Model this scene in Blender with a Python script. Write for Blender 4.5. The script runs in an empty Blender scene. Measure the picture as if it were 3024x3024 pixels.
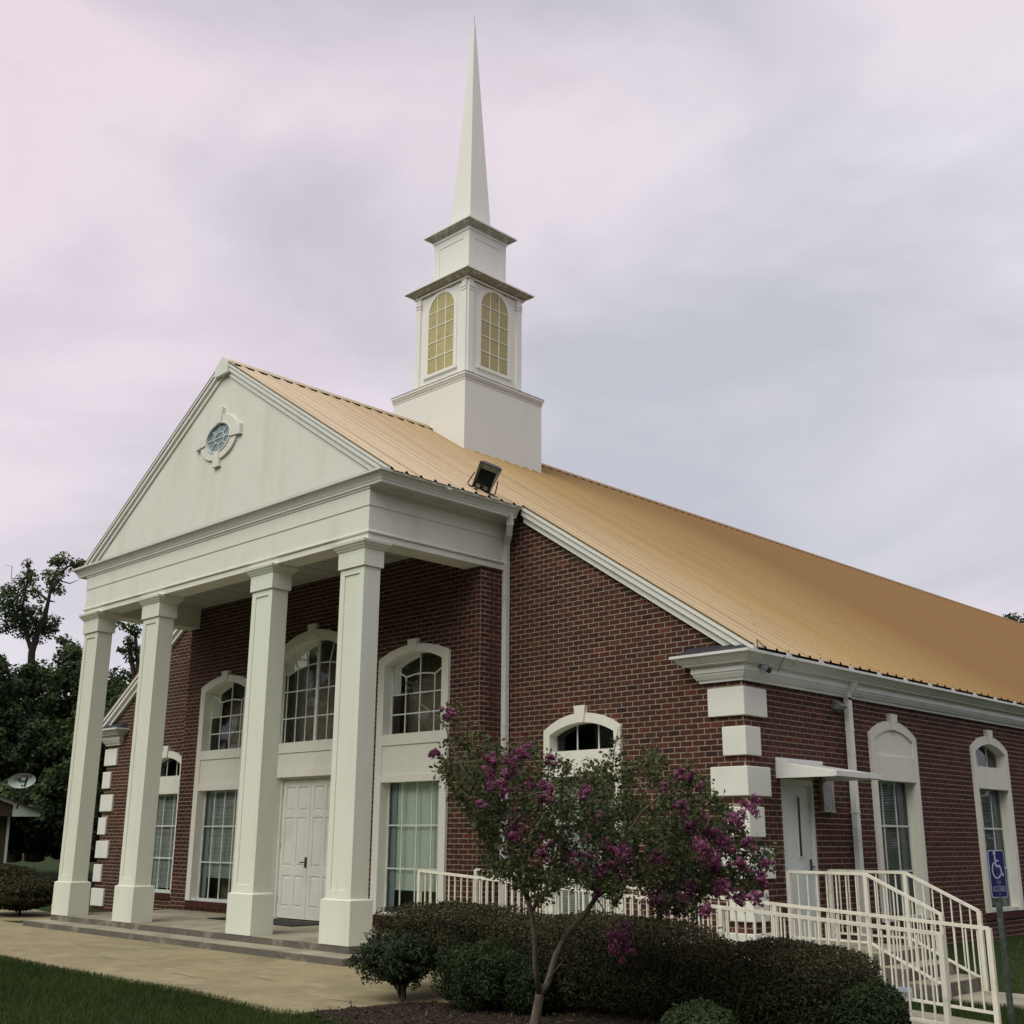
import bpy, bmesh, math, random
import numpy as np
from mathutils import Vector, Matrix

S = bpy.context.scene
COL = S.collection
random.seed(7)
rng = np.random.default_rng(11)

# ---------------------------------------------------------------- camera
FPX = 3411.46                      # focal length in pixels of the 3024 px photograph
CAM = np.array([8.9529, -13.6575, 1.6465])
yaw, pitch, roll = -0.7781856, 0.2763309, 0.0065013
cy_, sy_, cp_, sp_ = math.cos(yaw), math.sin(yaw), math.cos(pitch), math.sin(pitch)
Fv = np.array([sy_*cp_, cy_*cp_, sp_]); R0 = np.array([cy_, -sy_, 0.0]); U0 = np.cross(R0, Fv)
Rv = math.cos(roll)*R0 + math.sin(roll)*U0
Uv = -math.sin(roll)*R0 + math.cos(roll)*U0
cam_d = bpy.data.cameras.new('camera')
cam = bpy.data.objects.new('camera', cam_d); COL.objects.link(cam)
cam_d.sensor_width = 36.0; cam_d.lens = 36.0*FPX/3024.0
cam_d.clip_start = 0.1; cam_d.clip_end = 2000.0
cam.matrix_world = Matrix(((Rv[0], Uv[0], -Fv[0], CAM[0]), (Rv[1], Uv[1], -Fv[1], CAM[1]), (Rv[2], Uv[2], -Fv[2], CAM[2]), (0, 0, 0, 1)))
S.camera = cam

# ---------------------------------------------------------------- world, sun, exposure
SUN_EL, SUN_AZ = math.radians(46), math.radians(172)     # azimuth clockwise from +y (north)
W = bpy.data.worlds.new('World'); S.world = W; W.use_nodes = True
nt = W.node_tree; nt.nodes.clear()
def wn(t, **k):
    n = nt.nodes.new(t)
    for a, b in k.items(): setattr(n, a, b)
    return n
wout = wn('ShaderNodeOutputWorld'); bg = wn('ShaderNodeBackground'); bg.inputs['Strength'].default_value = 0.1
sky = wn('ShaderNodeTexSky'); sky.sky_type = 'NISHITA'; sky.sun_disc = False
sky.sun_elevation = SUN_EL; sky.sun_rotation = SUN_AZ
tc = wn('ShaderNodeTexCoord'); mp = wn('ShaderNodeMapping'); mp.inputs['Scale'].default_value = (1.0, 1.0, 2.3)
mp.inputs['Rotation'].default_value = (0.12, 0.22, 0.5)
n1 = wn('ShaderNodeTexNoise'); n1.inputs['Scale'].default_value = 2.3; n1.inputs['Detail'].default_value = 5.0
n1.inputs['Roughness'].default_value = 0.5; n1.inputs['Distortion'].default_value = 0.35
n2 = wn('ShaderNodeTexNoise'); n2.inputs['Scale'].default_value = 1.1; n2.inputs['Detail'].default_value = 2.0
cr = wn('ShaderNodeValToRGB')
cr.color_ramp.elements[0].position = 0.36; cr.color_ramp.elements[0].color = (4.4, 4.3, 4.65, 1)
cr.color_ramp.elements[1].position = 0.60; cr.color_ramp.elements[1].color = (6.45, 6.0, 6.3, 1)
tint = wn('ShaderNodeValToRGB')
tint.color_ramp.elements[0].position = 0.35; tint.color_ramp.elements[0].color = (0.97, 1.0, 1.02, 1)
tint.color_ramp.elements[1].position = 0.65; tint.color_ramp.elements[1].color = (1.02, 0.91, 0.965, 1)
mul = wn('ShaderNodeMixRGB', blend_type='MULTIPLY'); mul.inputs[0].default_value = 1.0
mixs = wn('ShaderNodeMixRGB'); mixs.inputs[0].default_value = 0.93
L = nt.links.new
L(tc.outputs['Generated'], mp.inputs['Vector']); L(mp.outputs[0], n1.inputs['Vector']); L(mp.outputs[0], n2.inputs['Vector'])
L(n1.outputs['Fac'], cr.inputs[0]); L(n2.outputs['Fac'], tint.inputs[0])
L(cr.outputs[0], mul.inputs[1]); L(tint.outputs[0], mul.inputs[2])
L(sky.outputs[0], mixs.inputs[1]); L(mul.outputs[0], mixs.inputs[2]); L(mixs.outputs[0], bg.inputs['Color']); L(bg.outputs[0], wout.inputs[0])
sd = bpy.data.lights.new('sun', 'SUN'); sd.energy = 1.5; sd.angle = math.radians(50); sd.color = (1.0, 0.97, 0.84)
sun = bpy.data.objects.new('sun', sd); COL.objects.link(sun)
sdir = Vector((math.sin(SUN_AZ)*math.cos(SUN_EL), math.cos(SUN_AZ)*math.cos(SUN_EL), math.sin(SUN_EL)))
sun.rotation_euler = sdir.to_track_quat('Z', 'Y').to_euler(); sun.location = (0, -20, 30)
S.view_settings.view_transform = 'Standard'; S.view_settings.look = 'None'
S.view_settings.exposure = 0.42; S.view_settings.gamma = 1.0; S.view_settings.use_curve_mapping = False

# ---------------------------------------------------------------- helpers
def at(u, v, d):
    """a point at photograph pixel (u, v), d metres along the view axis"""
    return CAM + d*(Fv + Rv*(u-1512)/FPX - Uv*(v-1512)/FPX)

class MB:
    def __init__(s): s.v = []; s.f = []; s.t = []; s.n = 0
    def add(s, vs, fs, tone=0.5):
        b = len(s.v); s.v.extend([tuple(map(float, p)) for p in vs])
        for f in fs: s.f.append(tuple(b+i for i in f)); s.t.append(tone)
        return s
    def box(s, x0, x1, y0, y1, z0, z1, T=None, tone=0.5):
        vs = [(x, y, z) for z in (z0, z1) for y in (y0, y1) for x in (x0, x1)]
        if T: vs = [T(*p) for p in vs]
        return s.add(vs, [(0, 2, 3, 1), (4, 5, 7, 6), (0, 1, 5, 4), (2, 6, 7, 3), (0, 4, 6, 2), (1, 3, 7, 5)], tone)
    def prism(s, poly, T, w0, w1, tone=0.5):
        n = len(poly)
        vs = [T(u, v, w0) for u, v in poly] + [T(u, v, w1) for u, v in poly]
        fs = [tuple(range(n-1, -1, -1)), tuple(range(n, 2*n))] + [(i, (i+1) % n, n+(i+1) % n, n+i) for i in range(n)]
        return s.add(vs, fs, tone)
    def poly(s, pts, tone=0.5): return s.add(pts, [tuple(range(len(pts)))], tone)
    def tube(s, path, rad, k=8, tone=0.5, caps=True):
        path = [Vector(p) for p in path]; m = len(path)
        if not hasattr(rad, '__len__'): rad = [rad]*m
        vs = []; prev = None
        for i, p in enumerate(path):
            d = (path[min(i+1, m-1)] - path[max(i-1, 0)]).normalized()
            if prev is None:
                a = Vector((0, 0, 1)) if abs(d.z) < 0.9 else Vector((1, 0, 0)); x = d.cross(a).normalized()
            else: x = (prev - d*prev.dot(d)).normalized()
            prev = x; y = d.cross(x)
            for j in range(k):
                an = 2*math.pi*j/k + (math.pi/4 if k == 4 else 0)
                vs.append(p + (x*math.cos(an) + y*math.sin(an))*rad[i])
        fs = [(i*k+j, i*k+(j+1) % k, (i+1)*k+(j+1) % k, (i+1)*k+j) for i in range(m-1) for j in range(k)]
        if caps: fs += [tuple(range(k-1, -1, -1)), tuple(range((m-1)*k, m*k))]
        return s.add(vs, fs, tone)
    def bar(s, a, b, w, h=None, tone=0.5):
        """rectangular bar: w horizontal width, h the other one"""
        h = h or w; a = Vector(a); b = Vector(b); d = (b-a).normalized()
        if abs(d.z) > 0.99: x = Vector((1, 0, 0)); y = Vector((0, 1, 0))
        else: x = d.cross(Vector((0, 0, 1))).normalized(); y = x.cross(d)
        vs = [p + x*sx*w/2 + y*sy*h/2 for p in (a, b) for sx, sy in ((-1, -1), (1, -1), (1, 1), (-1, 1))]
        return s.add(vs, [(3, 2, 1, 0), (4, 5, 6, 7), (0, 1, 5, 4), (1, 2, 6, 5), (2, 3, 7, 6), (3, 0, 4, 7)], tone)
    def sweep(s, prof, path, closed=False, caps=True, tone=0.5):
        """prof: (out, z); path: list of (x, y); outward = right of travel"""
        n = len(path); vs = []; k = len(prof)
        for i in range(n):
            p = Vector(path[i])
            def nrm(a, b):
                d = (Vector(b)-Vector(a)).normalized(); return Vector((d.y, -d.x))
            if closed: na = nrm(path[i-1], path[i]); nb = nrm(path[i], path[(i+1) % n])
            else:
                na = nrm(path[i-1], path[i]) if i > 0 else None; nb = nrm(path[i], path[i+1]) if i < n-1 else None
                na = na or nb; nb = nb or na
            m = (na+nb); m = m / max(1e-6, m.dot(na)) if m.length > 1e-6 else na
            for o, z in prof: vs.append((p.x+m.x*o, p.y+m.y*o, z))
        fs = []
        for i in range(n if closed else n-1):
            j = (i+1) % n
            for q in range(k-1): fs.append((i*k+q, j*k+q, j*k+q+1, i*k+q+1))
        if caps and not closed: fs += [tuple(range(k)), tuple(range((n-1)*k+k-1, (n-1)*k-1, -1))]
        return s.add(vs, fs, tone)
    def build(s, name, mat, parent=None, smooth=False, loc=None):
        me = bpy.data.meshes.new(name)
        me.from_pydata(s.v, [], s.f); me.materials.append(mat)
        at_ = me.attributes.new('tone', 'FLOAT', 'FACE'); at_.data.foreach_set('value', np.array(s.t, dtype=np.float32))
        if smooth: me.polygons.foreach_set('use_smooth', [True]*len(me.polygons))
        me.update()
        o = bpy.data.objects.new(name, me); COL.objects.link(o)
        if parent: o.parent = parent
        if loc is not None: o.location = loc
        return o

def np_mesh(name, mat, verts, nquad, tones, parent=None, k=4, smooth=False):
    """verts (N*k,3): N loose k-gons"""
    me = bpy.data.meshes.new(name); N = nquad
    me.vertices.add(N*k); me.loops.add(N*k); me.polygons.add(N)
    me.vertices.foreach_set('co', np.asarray(verts, dtype=np.float32).ravel())
    me.loops.foreach_set('vertex_index', np.arange(N*k, dtype=np.int32))
    me.polygons.foreach_set('loop_start', np.arange(0, N*k, k, dtype=np.int32))
    me.polygons.foreach_set('loop_total', np.full(N, k, dtype=np.int32))
    me.materials.append(mat)
    a = me.attributes.new('tone', 'FLOAT', 'FACE'); a.data.foreach_set('value', np.asarray(tones, dtype=np.float32))
    me.update(calc_edges=True); me.validate()
    o = bpy.data.objects.new(name, me); COL.objects.link(o)
    if parent: o.parent = parent
    return o

def leaves(P, Nrm, size, aspect=0.5, jit=0.7):
    """(verts, N) rhombic leaves at points P, roughly facing Nrm"""
    N = len(P)
    n = Nrm + rng.normal(0, jit, (N, 3)); n /= np.linalg.norm(n, axis=1, keepdims=True)+1e-9
    a = rng.normal(0, 1, (N, 3)); a -= n*np.sum(a*n, axis=1, keepdims=True); a /= np.linalg.norm(a, axis=1, keepdims=True)+1e-9
    b = np.cross(n, a); s = (size*rng.uniform(0.7, 1.3, (N, 1)))
    v = np.empty((N, 4, 3)); bend = n*s*0.15
    v[:, 0] = P - a*s; v[:, 1] = P + b*s*aspect - bend; v[:, 2] = P + a*s; v[:, 3] = P - b*s*aspect - bend
    return v.reshape(-1, 3)

def empty(name, label, cat, loc=(0, 0, 0), group=None):
    o = bpy.data.objects.new(name, None); COL.objects.link(o); o.location = loc; o.empty_display_size = 0.2
    return tag(o, label, cat, group)
def tag(o, label=None, cat=None, group=None, kind=None):
    if label: o['label'] = label
    if cat: o['category'] = cat
    if group: o['group'] = group
    if kind: o['kind'] = kind
    return o
def struct(o): o['kind'] = 'structure'; return o
def stuff(o): o['kind'] = 'stuff'; return o

# ---------------------------------------------------------------- materials
def mat(name, base, rough=0.6, spec=0.5, var=None, nscale=4.0, stretch=None, ramp=None, bump=0.0, bscale=30.0, tone=None, metal=0.0, coat=0.0, trans=0.0, detail=5.0):
    """var: second colour mixed by noise through ramp (lo, hi); tone: (dark, light) colours mixed by the face attribute"""
    m = bpy.data.materials.new(name); m.use_nodes = True; t = m.node_tree; N = t.nodes; l = t.links.new
    b = N['Principled BSDF']; b.inputs['Roughness'].default_value = rough; b.inputs['Specular IOR Level'].default_value = spec
    b.inputs['Metallic'].default_value = metal; b.inputs['Coat Weight'].default_value = coat
    c = None
    tcn = N.new('ShaderNodeTexCoord'); mpn = N.new('ShaderNodeMapping'); l(tcn.outputs['Object'], mpn.inputs[0])
    if stretch: mpn.inputs['Scale'].default_value = stretch
    rgb = N.new('ShaderNodeRGB'); rgb.outputs[0].default_value = (*base, 1); c = rgb.outputs[0]
    if tone:
        at_ = N.new('ShaderNodeAttribute'); at_.attribute_name = 'tone'
        r = N.new('ShaderNodeValToRGB'); k = len(tone)
        while len(r.color_ramp.elements) < k: r.color_ramp.elements.new(0.5)
        for i, q in enumerate(tone):
            r.color_ramp.elements[i].position = i/(k-1); r.color_ramp.elements[i].color = (*q, 1)
        l(at_.outputs['Fac'], r.inputs[0]); c = r.outputs[0]
    if var:
        vs = var if isinstance(var, list) else [(var, nscale, ramp or (0.45, 0.65), stretch)]
        for (vc, ns, rp, st) in vs:
            mq = N.new('ShaderNodeMapping'); l(tcn.outputs['Object'], mq.inputs[0])
            if st: mq.inputs['Scale'].default_value = st
            no = N.new('ShaderNodeTexNoise'); no.inputs['Scale'].default_value = ns; no.inputs['Detail'].default_value = detail
            no.inputs['Roughness'].default_value = 0.6
            l(mq.outputs[0], no.inputs['Vector'])
            mr = N.new('ShaderNodeMapRange'); mr.inputs['From Min'].default_value = rp[0]; mr.inputs['From Max'].default_value = rp[1]
            if len(rp) > 2: mr.inputs['To Max'].default_value = rp[2]
            l(no.outputs['Fac'], mr.inputs['Value'])
            mx = N.new('ShaderNodeMixRGB'); l(mr.outputs[0], mx.inputs[0]); l(c, mx.inputs[1]); mx.inputs[2].default_value = (*vc, 1)
            c = mx.outputs[0]
    l(c, b.inputs['Base Color'])
    if bump:
        nb = N.new('ShaderNodeTexNoise'); nb.inputs['Scale'].default_value = bscale; nb.inputs['Detail'].default_value = 4
        l(tcn.outputs['Object'], nb.inputs['Vector'])
        bp = N.new('ShaderNodeBump'); bp.inputs['Strength'].default_value = bump; bp.inputs['Distance'].default_value = 0.02
        l(nb.outputs['Fac'], bp.inputs['Height']); l(bp.outputs[0], b.inputs['Normal'])
    if trans:
        tr = N.new('ShaderNodeBsdfTranslucent'); l(c, tr.inputs['Color'])
        ms = N.new('ShaderNodeMixShader'); ms.inputs[0].default_value = trans
        l(b.outputs[0], ms.inputs[1]); l(tr.outputs[0], ms.inputs[2]); l(ms.outputs[0], N['Material Output'].inputs['Surface'])
    return m

def glass_mat(name, tintc):
    m = bpy.data.materials.new(name); m.use_nodes = True; t = m.node_tree; N = t.nodes; l = t.links.new
    N.remove(N['Principled BSDF'])
    gl = N.new('ShaderNodeBsdfGlossy'); gl.inputs['Roughness'].default_value = 0.03; gl.inputs['Color'].default_value = (0.9, 0.95, 0.95, 1)
    tr = N.new('ShaderNodeBsdfTransparent'); tr.inputs['Color'].default_value = (*tintc, 1)
    fr = N.new('ShaderNodeFresnel'); fr.inputs['IOR'].default_value = 1.55
    no = N.new('ShaderNodeTexNoise'); no.inputs['Scale'].default_value = 0.9
    tcn = N.new('ShaderNodeTexCoord'); l(tcn.outputs['Object'], no.inputs['Vector'])
    bp = N.new('ShaderNodeBump'); bp.inputs['Strength'].default_value = 0.1; bp.inputs['Distance'].default_value = 0.05
    l(no.outputs['Fac'], bp.inputs['Height']); l(bp.outputs[0], gl.inputs['Normal']); l(bp.outputs[0], fr.inputs['Normal'])
    mx = N.new('ShaderNodeMixShader'); l(fr.outputs[0], mx.inputs[0]); l(tr.outputs[0], mx.inputs[1]); l(gl.outputs[0], mx.inputs[2])
    l(mx.outputs[0], N['Material Output'].inputs['Surface'])
    return m

M = {}
M['stucco'] = mat('white_stucco', (.77, .765, .685), .75, .3, var=[((.60, .60, .44), 1.3, (.52, .80, .7), (1, 1, .22)), ((.66, .66, .60), 6, (.5, .8, .5), None)], bump=.12, bscale=160)
M['column'] = mat('column_paint', (.74, .775, .67), .6, .35, var=[((.62, .62, .50), .9, (.48, .75, .7), (1, 1, .25)), ((.52, .52, .42), 12, (.62, .8, .5), (1, 1, .2))], bump=.04, bscale=120)
M['trim'] = mat('white_trim', (.77, .785, .72), .5, .4, var=[((.55, .58, .46), 3.0, (.56, .80, .6), (1, 1, .6)), ((.30, .34, .27), 22, (.68, .80, .45), (.3, .3, 1))], bump=.03)
M['gutter'] = mat('gutter_metal', (.74, .76, .72), .38, .5, var=[((.45, .48, .42), 5, (.52, .76, .7), (.4, .4, 1)), ((.22, .25, .2), 30, (.66, .8, .6), None)])
M['steeple'] = mat('steeple_fibreglass', (.78, .79, .73), .45, .45, var=[((.62, .67, .56), 1.1, (.55, .8, .5), (1.2, 1.2, .2)), ((.40, .45, .38), 3.0, (.62, .84, .55), (1.5, 1.5, .12))])
M['mildew'] = mat('mildewed_underside_and_dark_line', (.34, .35, .31), .8, .2, var=[((.58, .60, .52), 9, (.50, .66), None), ((.05, .055, .05), 26, (.54, .68), None)])
M['soffit'] = mat('porch_soffit_paint', (.60, .61, .56), .8, .2, var=((.47, .50, .43)), nscale=2.5)
M['tile'] = mat('ceiling_tile', (.44, .44, .42), .85, .2, bump=.1, bscale=80)
M['joint'] = mat('dark_joint', (.10, .10, .10), .9, .1)
M['black'] = mat('black_foam_and_gap_shadow', (.012, .012, .014), .95, .1)
M['tan_seal'] = mat('white_sealant', (.75, .74, .70), .5, .4)
M['brick'] = mat('brick_clay', (.14, .045, .04), .85, .25, tone=[(.034, .016, .016), (.062, .022, .018), (.076, .026, .019), (.095, .031, .021), (.145, .044, .026)], var=[((.040, .018, .016), .55, (.42, .68, .45), None), ((.035, .02, .02), 26, (.52, .74, .6), None), ((.12, .08, .07), 60, (.60, .78, .35), None)], bump=.5, bscale=110)
M['mortar'] = mat('mortar', (.37, .31, .23), .95, .1, var=((.25, .21, .16)), nscale=9, bump=.4, bscale=140)
M['wall_hidden'] = mat('rear_wall_brick', (.12, .045, .04), .9, .2)
M['interior'] = mat('interior_wall', (.10, .10, .10), .9, .1)
M['door'] = mat('door_paint', (.70, .71, .66), .45, .45, var=((.62, .64, .58)), nscale=2)
M['sidedoor'] = mat('side_door_paint', (.62, .67, .66), .4, .45, var=((.56, .61, .60)), nscale=2)
M['frame'] = mat('window_frame_paint', (.68, .73, .68), .45, .45, var=((.54, .58, .53)), nscale=4)
M['glass'] = glass_mat('window_glass', (.93, .97, .95))
M['blind'] = mat('blind_vinyl', (.80, .86, .79), .6, .3, var=((.72, .78, .72)), nscale=2)
M['shade'] = mat('window_shade_fabric', (.82, .90, .80), .8, .2, var=((.74, .83, .75)), nscale=1.5, stretch=(6, 1, 1), trans=.0)
M['drape'] = mat('blue_grey_drape', (.36, .44, .48), .8, .2)
M['rail'] = mat('railing_paint', (.76, .745, .63), .5, .4, var=[((.52, .50, .42), 7, (.5, .75, .7), None), ((.25, .16, .09), 24, (.70, .78, .6), None)])
M['quoin'] = mat('quoin_stucco', (.75, .77, .70), .8, .25, var=[((.66, .67, .60), 1.6, (.5, .8), (1, 1, .5)), ((.45, .46, .40), 11, (.66, .8, .5), None)], bump=.15, bscale=120)
M['slab'] = mat('concrete_slab', (.33, .285, .165), .85, .25, var=[((.235, .21, .125), .9, (.42, .68), None), ((.40, .35, .22), 2.3, (.52, .72), None), ((.15, .13, .09), 5.5, (.56, .74, .6), None), ((.14, .12, .09), 55, (.62, .75, .35), None)], bump=.25, bscale=60)
M['step'] = mat('concrete_steps', (.40, .37, .27), .85, .25, var=[((.26, .25, .19), 1.8, (.42, .66), None), ((.13, .13, .10), 9, (.56, .74, .6), None)], bump=.3, bscale=50)
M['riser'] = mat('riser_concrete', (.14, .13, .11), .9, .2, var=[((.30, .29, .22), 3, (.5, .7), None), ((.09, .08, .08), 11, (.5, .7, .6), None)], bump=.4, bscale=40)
M['mat'] = mat('rubber_mat', (.012, .013, .016), .7, .3)
M['dark_metal'] = mat('dark_bronze_metal', (.05, .04, .04), .5, .5, metal=.3)
M['grey_metal'] = mat('galvanised_metal', (.34, .36, .34), .45, .5, metal=.4, var=((.2, .21, .2)), nscale=8)
M['reflector'] = mat('reflector', (.42, .46, .40), .35, .6, var=((.25, .28, .24)), nscale=14)
M['darkglass'] = mat('dark_lens', (.015, .015, .02), .25, .5)
M['belfry_pane'] = mat('amber_panel', (.42, .37, .17), .5, .4, tone=[(.36, .33, .14), (.50, .44, .20)], var=((.26, .19, .09)), nscale=6, ramp=(.55, .8))
M['shingle'] = mat('dark_flashing', (.04, .04, .05), .7, .3)
M['bark'] = mat('myrtle_bark', (.20, .175, .13), .8, .15, var=[((.09, .075, .055), 7, (.45, .65), (1, 1, .4)), ((.32, .29, .22), 11, (.60, .75), (1, 1, .3))], bump=.3, bscale=40)
M['darkbark'] = mat('dark_bark', (.06, .05, .04), .9, .1, bump=.4, bscale=12)
M['greybark'] = mat('grey_bark', (.13, .12, .10), .9, .1, bump=.4, bscale=12)
M['myrtle_leaf'] = mat('myrtle_leaf', (.05, .07, .03), .5, .35, tone=[(.026, .042, .013), (.058, .084, .025), (.110, .138, .045), (.15, .065, .030)], trans=.3)
M['flower'] = mat('myrtle_flower', (.35, .04, .22), .6, .3, tone=[(.11, .025, .07), (.26, .075, .165), (.50, .22, .34)], trans=.35)
M['hedge'] = mat('hedge_leaf', (.03, .04, .02), .7, .15, tone=[(.019, .021, .011), (.042, .043, .020), (.070, .070, .032), (.115, .075, .038)], trans=.2)
M['hedge_green'] = mat('green_hedge_leaf', (.03, .06, .02), .65, .2, tone=[(.016, .026, .010), (.032, .052, .018), (.060, .088, .030)], trans=.25)
M['light_shrub'] = mat('light_shrub_leaf', (.08, .12, .05), .5, .35, tone=[(.04, .07, .03), (.09, .14, .05), (.16, .21, .08)], trans=.25)
M['holly'] = mat('holly_leaf', (.03, .05, .03), .6, .2, tone=[(.016, .027, .012), (.034, .050, .022), (.058, .080, .036)], trans=.2)
M['tree_leaf'] = mat('tree_leaf', (.04, .06, .02), .6, .25, tone=[(.009, .017, .006), (.028, .050, .015), (.068, .110, .030), (.12, .17, .05)], trans=.25)
M['twig'] = mat('twig', (.16, .13, .10), .9, .1)
M['grass_blade'] = mat('grass_blade', (.04, .08, .02), .6, .25, tone=[(.020, .038, .008), (.040, .070, .012), (.075, .115, .022)], trans=.25)
M['ground'] = mat('lawn_soil', (.030, .052, .016), .95, .1, var=[((.020, .036, .012), 1.2, (.4, .65), None), ((.05, .07, .022), 9, (.5, .7, .7), None)], bump=.8, bscale=35)
M['mulch'] = mat('mulch', (.045, .034, .024), .95, .1, var=[((.02, .017, .013), 22, (.45, .6), None), ((.085, .065, .045), 60, (.58, .7), None)], bump=1.0, bscale=50)
M['chip'] = mat('mulch_chip', (.09, .06, .045), .9, .1, tone=[(.02, .016, .013), (.05, .038, .028), (.13, .10, .07)])
M['signblue'] = mat('sign_blue', (.007, .015, .105), .5, .3, var=((.010, .020, .13)), nscale=3)
M['signwhite'] = mat('sign_white', (.42, .47, .60), .4, .5)
M['signdim'] = mat('sign_faded', (.22, .24, .36), .5, .4)
M['post'] = mat('sign_post_steel', (.05, .065, .06), .5, .4, metal=.3, var=((.10, .12, .11)), nscale=15)
M['house_brick'] = mat('house_brick', (.055, .038, .03), .9, .2)
M['house_trim'] = mat('house_trim', (.42, .50, .42), .6, .3)
M['house_roof'] = mat('house_roof', (.04, .04, .04), .9, .1)
M['dish'] = mat('dish_paint', (.38, .46, .44), .5, .4)

# tan roof paint, light falloff painted in: paler over the porch, darker further back
def roof_material():
    m = mat('roof_paint', (.50, .33, .16), .62, .25)
    t = m.node_tree; N = t.nodes; l = t.links.new; b = N['Principled BSDF']
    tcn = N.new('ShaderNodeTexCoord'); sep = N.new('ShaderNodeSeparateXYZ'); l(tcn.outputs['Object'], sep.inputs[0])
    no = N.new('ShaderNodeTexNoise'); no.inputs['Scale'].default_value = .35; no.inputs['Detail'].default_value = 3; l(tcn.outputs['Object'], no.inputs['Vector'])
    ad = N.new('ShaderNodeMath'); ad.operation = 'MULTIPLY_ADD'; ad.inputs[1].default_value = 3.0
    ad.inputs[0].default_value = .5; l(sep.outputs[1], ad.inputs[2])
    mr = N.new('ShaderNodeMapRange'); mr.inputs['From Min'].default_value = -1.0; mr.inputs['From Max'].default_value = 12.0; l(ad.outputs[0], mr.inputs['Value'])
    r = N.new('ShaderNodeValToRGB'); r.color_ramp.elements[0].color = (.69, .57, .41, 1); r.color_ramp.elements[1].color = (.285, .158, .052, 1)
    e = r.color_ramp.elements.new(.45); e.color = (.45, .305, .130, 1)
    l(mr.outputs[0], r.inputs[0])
    n2 = N.new('ShaderNodeTexNoise'); n2.inputs['Scale'].default_value = 9; n2.inputs['Detail'].default_value = 5; l(tcn.outputs['Object'], n2.inputs['Vector'])
    m2 = N.new('ShaderNodeMapRange'); m2.inputs['From Min'].default_value = .62; m2.inputs['From Max'].default_value = .78; m2.inputs['To Max'].default_value = .5; l(n2.outputs['Fac'], m2.inputs['Value'])
    mx = N.new('ShaderNodeMixRGB'); mx.inputs[2].default_value = (.30, .19, .11, 1); l(m2.outputs[0], mx.inputs[0]); l(r.outputs[0], mx.inputs[1])
    ms_ = N.new('ShaderNodeMapping'); ms_.inputs['Scale'].default_value = (.22, 5.0, .22); l(tcn.outputs['Object'], ms_.inputs[0])
    n5 = N.new('ShaderNodeTexNoise'); n5.inputs['Scale'].default_value = 1.0; n5.inputs['Detail'].default_value = 4; l(ms_.outputs[0], n5.inputs['Vector'])
    m5 = N.new('ShaderNodeMapRange'); m5.inputs['From Min'].default_value = .45; m5.inputs['From Max'].default_value = .75; m5.inputs['To Max'].default_value = .40; l(n5.outputs['Fac'], m5.inputs['Value'])
    mx5 = N.new('ShaderNodeMixRGB'); mx5.inputs[2].default_value = (.24, .16, .08, 1); l(m5.outputs[0], mx5.inputs[0]); l(mx.outputs[0], mx5.inputs[1]); mx = mx5
    # small rust or dirt freckles
    n3 = N.new('ShaderNodeTexVoronoi'); n3.inputs['Scale'].default_value = 3.2; l(tcn.outputs['Object'], n3.inputs['Vector'])
    m3 = N.new('ShaderNodeMapRange'); m3.inputs['From Min'].default_value = .05; m3.inputs['From Max'].default_value = .03; l(n3.outputs['Distance'], m3.inputs['Value'])
    mx2 = N.new('ShaderNodeMixRGB'); mx2.inputs[2].default_value = (.16, .10, .06, 1); l(m3.outputs[0], mx2.inputs[0]); l(mx.outputs[0], mx2.inputs[1])
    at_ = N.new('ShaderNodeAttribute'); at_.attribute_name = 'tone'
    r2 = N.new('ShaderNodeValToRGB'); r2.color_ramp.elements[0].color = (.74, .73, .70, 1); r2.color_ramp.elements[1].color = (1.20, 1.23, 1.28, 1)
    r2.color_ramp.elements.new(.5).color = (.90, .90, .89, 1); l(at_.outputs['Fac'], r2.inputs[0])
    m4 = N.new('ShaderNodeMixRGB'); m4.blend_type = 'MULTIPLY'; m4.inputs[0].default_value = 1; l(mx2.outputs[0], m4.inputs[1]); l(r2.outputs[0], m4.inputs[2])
    l(m4.outputs[0], b.inputs['Base Color'])
    return m
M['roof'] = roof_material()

# ---------------------------------------------------------------- ground
def smooth(t): t = np.clip(t, 0, 1); return t*t*(3-2*t)
def gz(x, y):
    x = np.asarray(x, float); y = np.asarray(y, float)
    return -0.2*smooth((x+0.5)/3.0)*smooth((y+3.4)/1.6)*smooth((5.5-y)/3.5) + 0.05*smooth((y-2)/4)*smooth((x+1)/1.5) - 0.015
def make_ground():
    xs = np.concatenate([np.linspace(-600, -30, 12), np.linspace(-28, 12, 101), np.linspace(14, 600, 14)])
    ys = np.concatenate([np.linspace(-600, -20, 12), np.linspace(-18, 14, 81), np.linspace(16, 600, 14)])
    X, Y = np.meshgrid(xs, ys); Z = gz(X, Y); v = np.stack([X, Y, Z], -1).reshape(-1, 3)
    nx = len(xs); b = MB()
    b.add(v, [(j*nx+i, j*nx+i+1, (j+1)*nx+i+1, (j+1)*nx+i) for j in range(len(ys)-1) for i in range(nx-1)])
    return struct(b.build('ground', M['ground']))
make_ground()

def slab(name, poly, z0, z1, m, parent=None):
    b = MB(); b.prism(poly, lambda u, v, w: (u, v, w), z0, z1); return b.build(name, m, parent)
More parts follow.
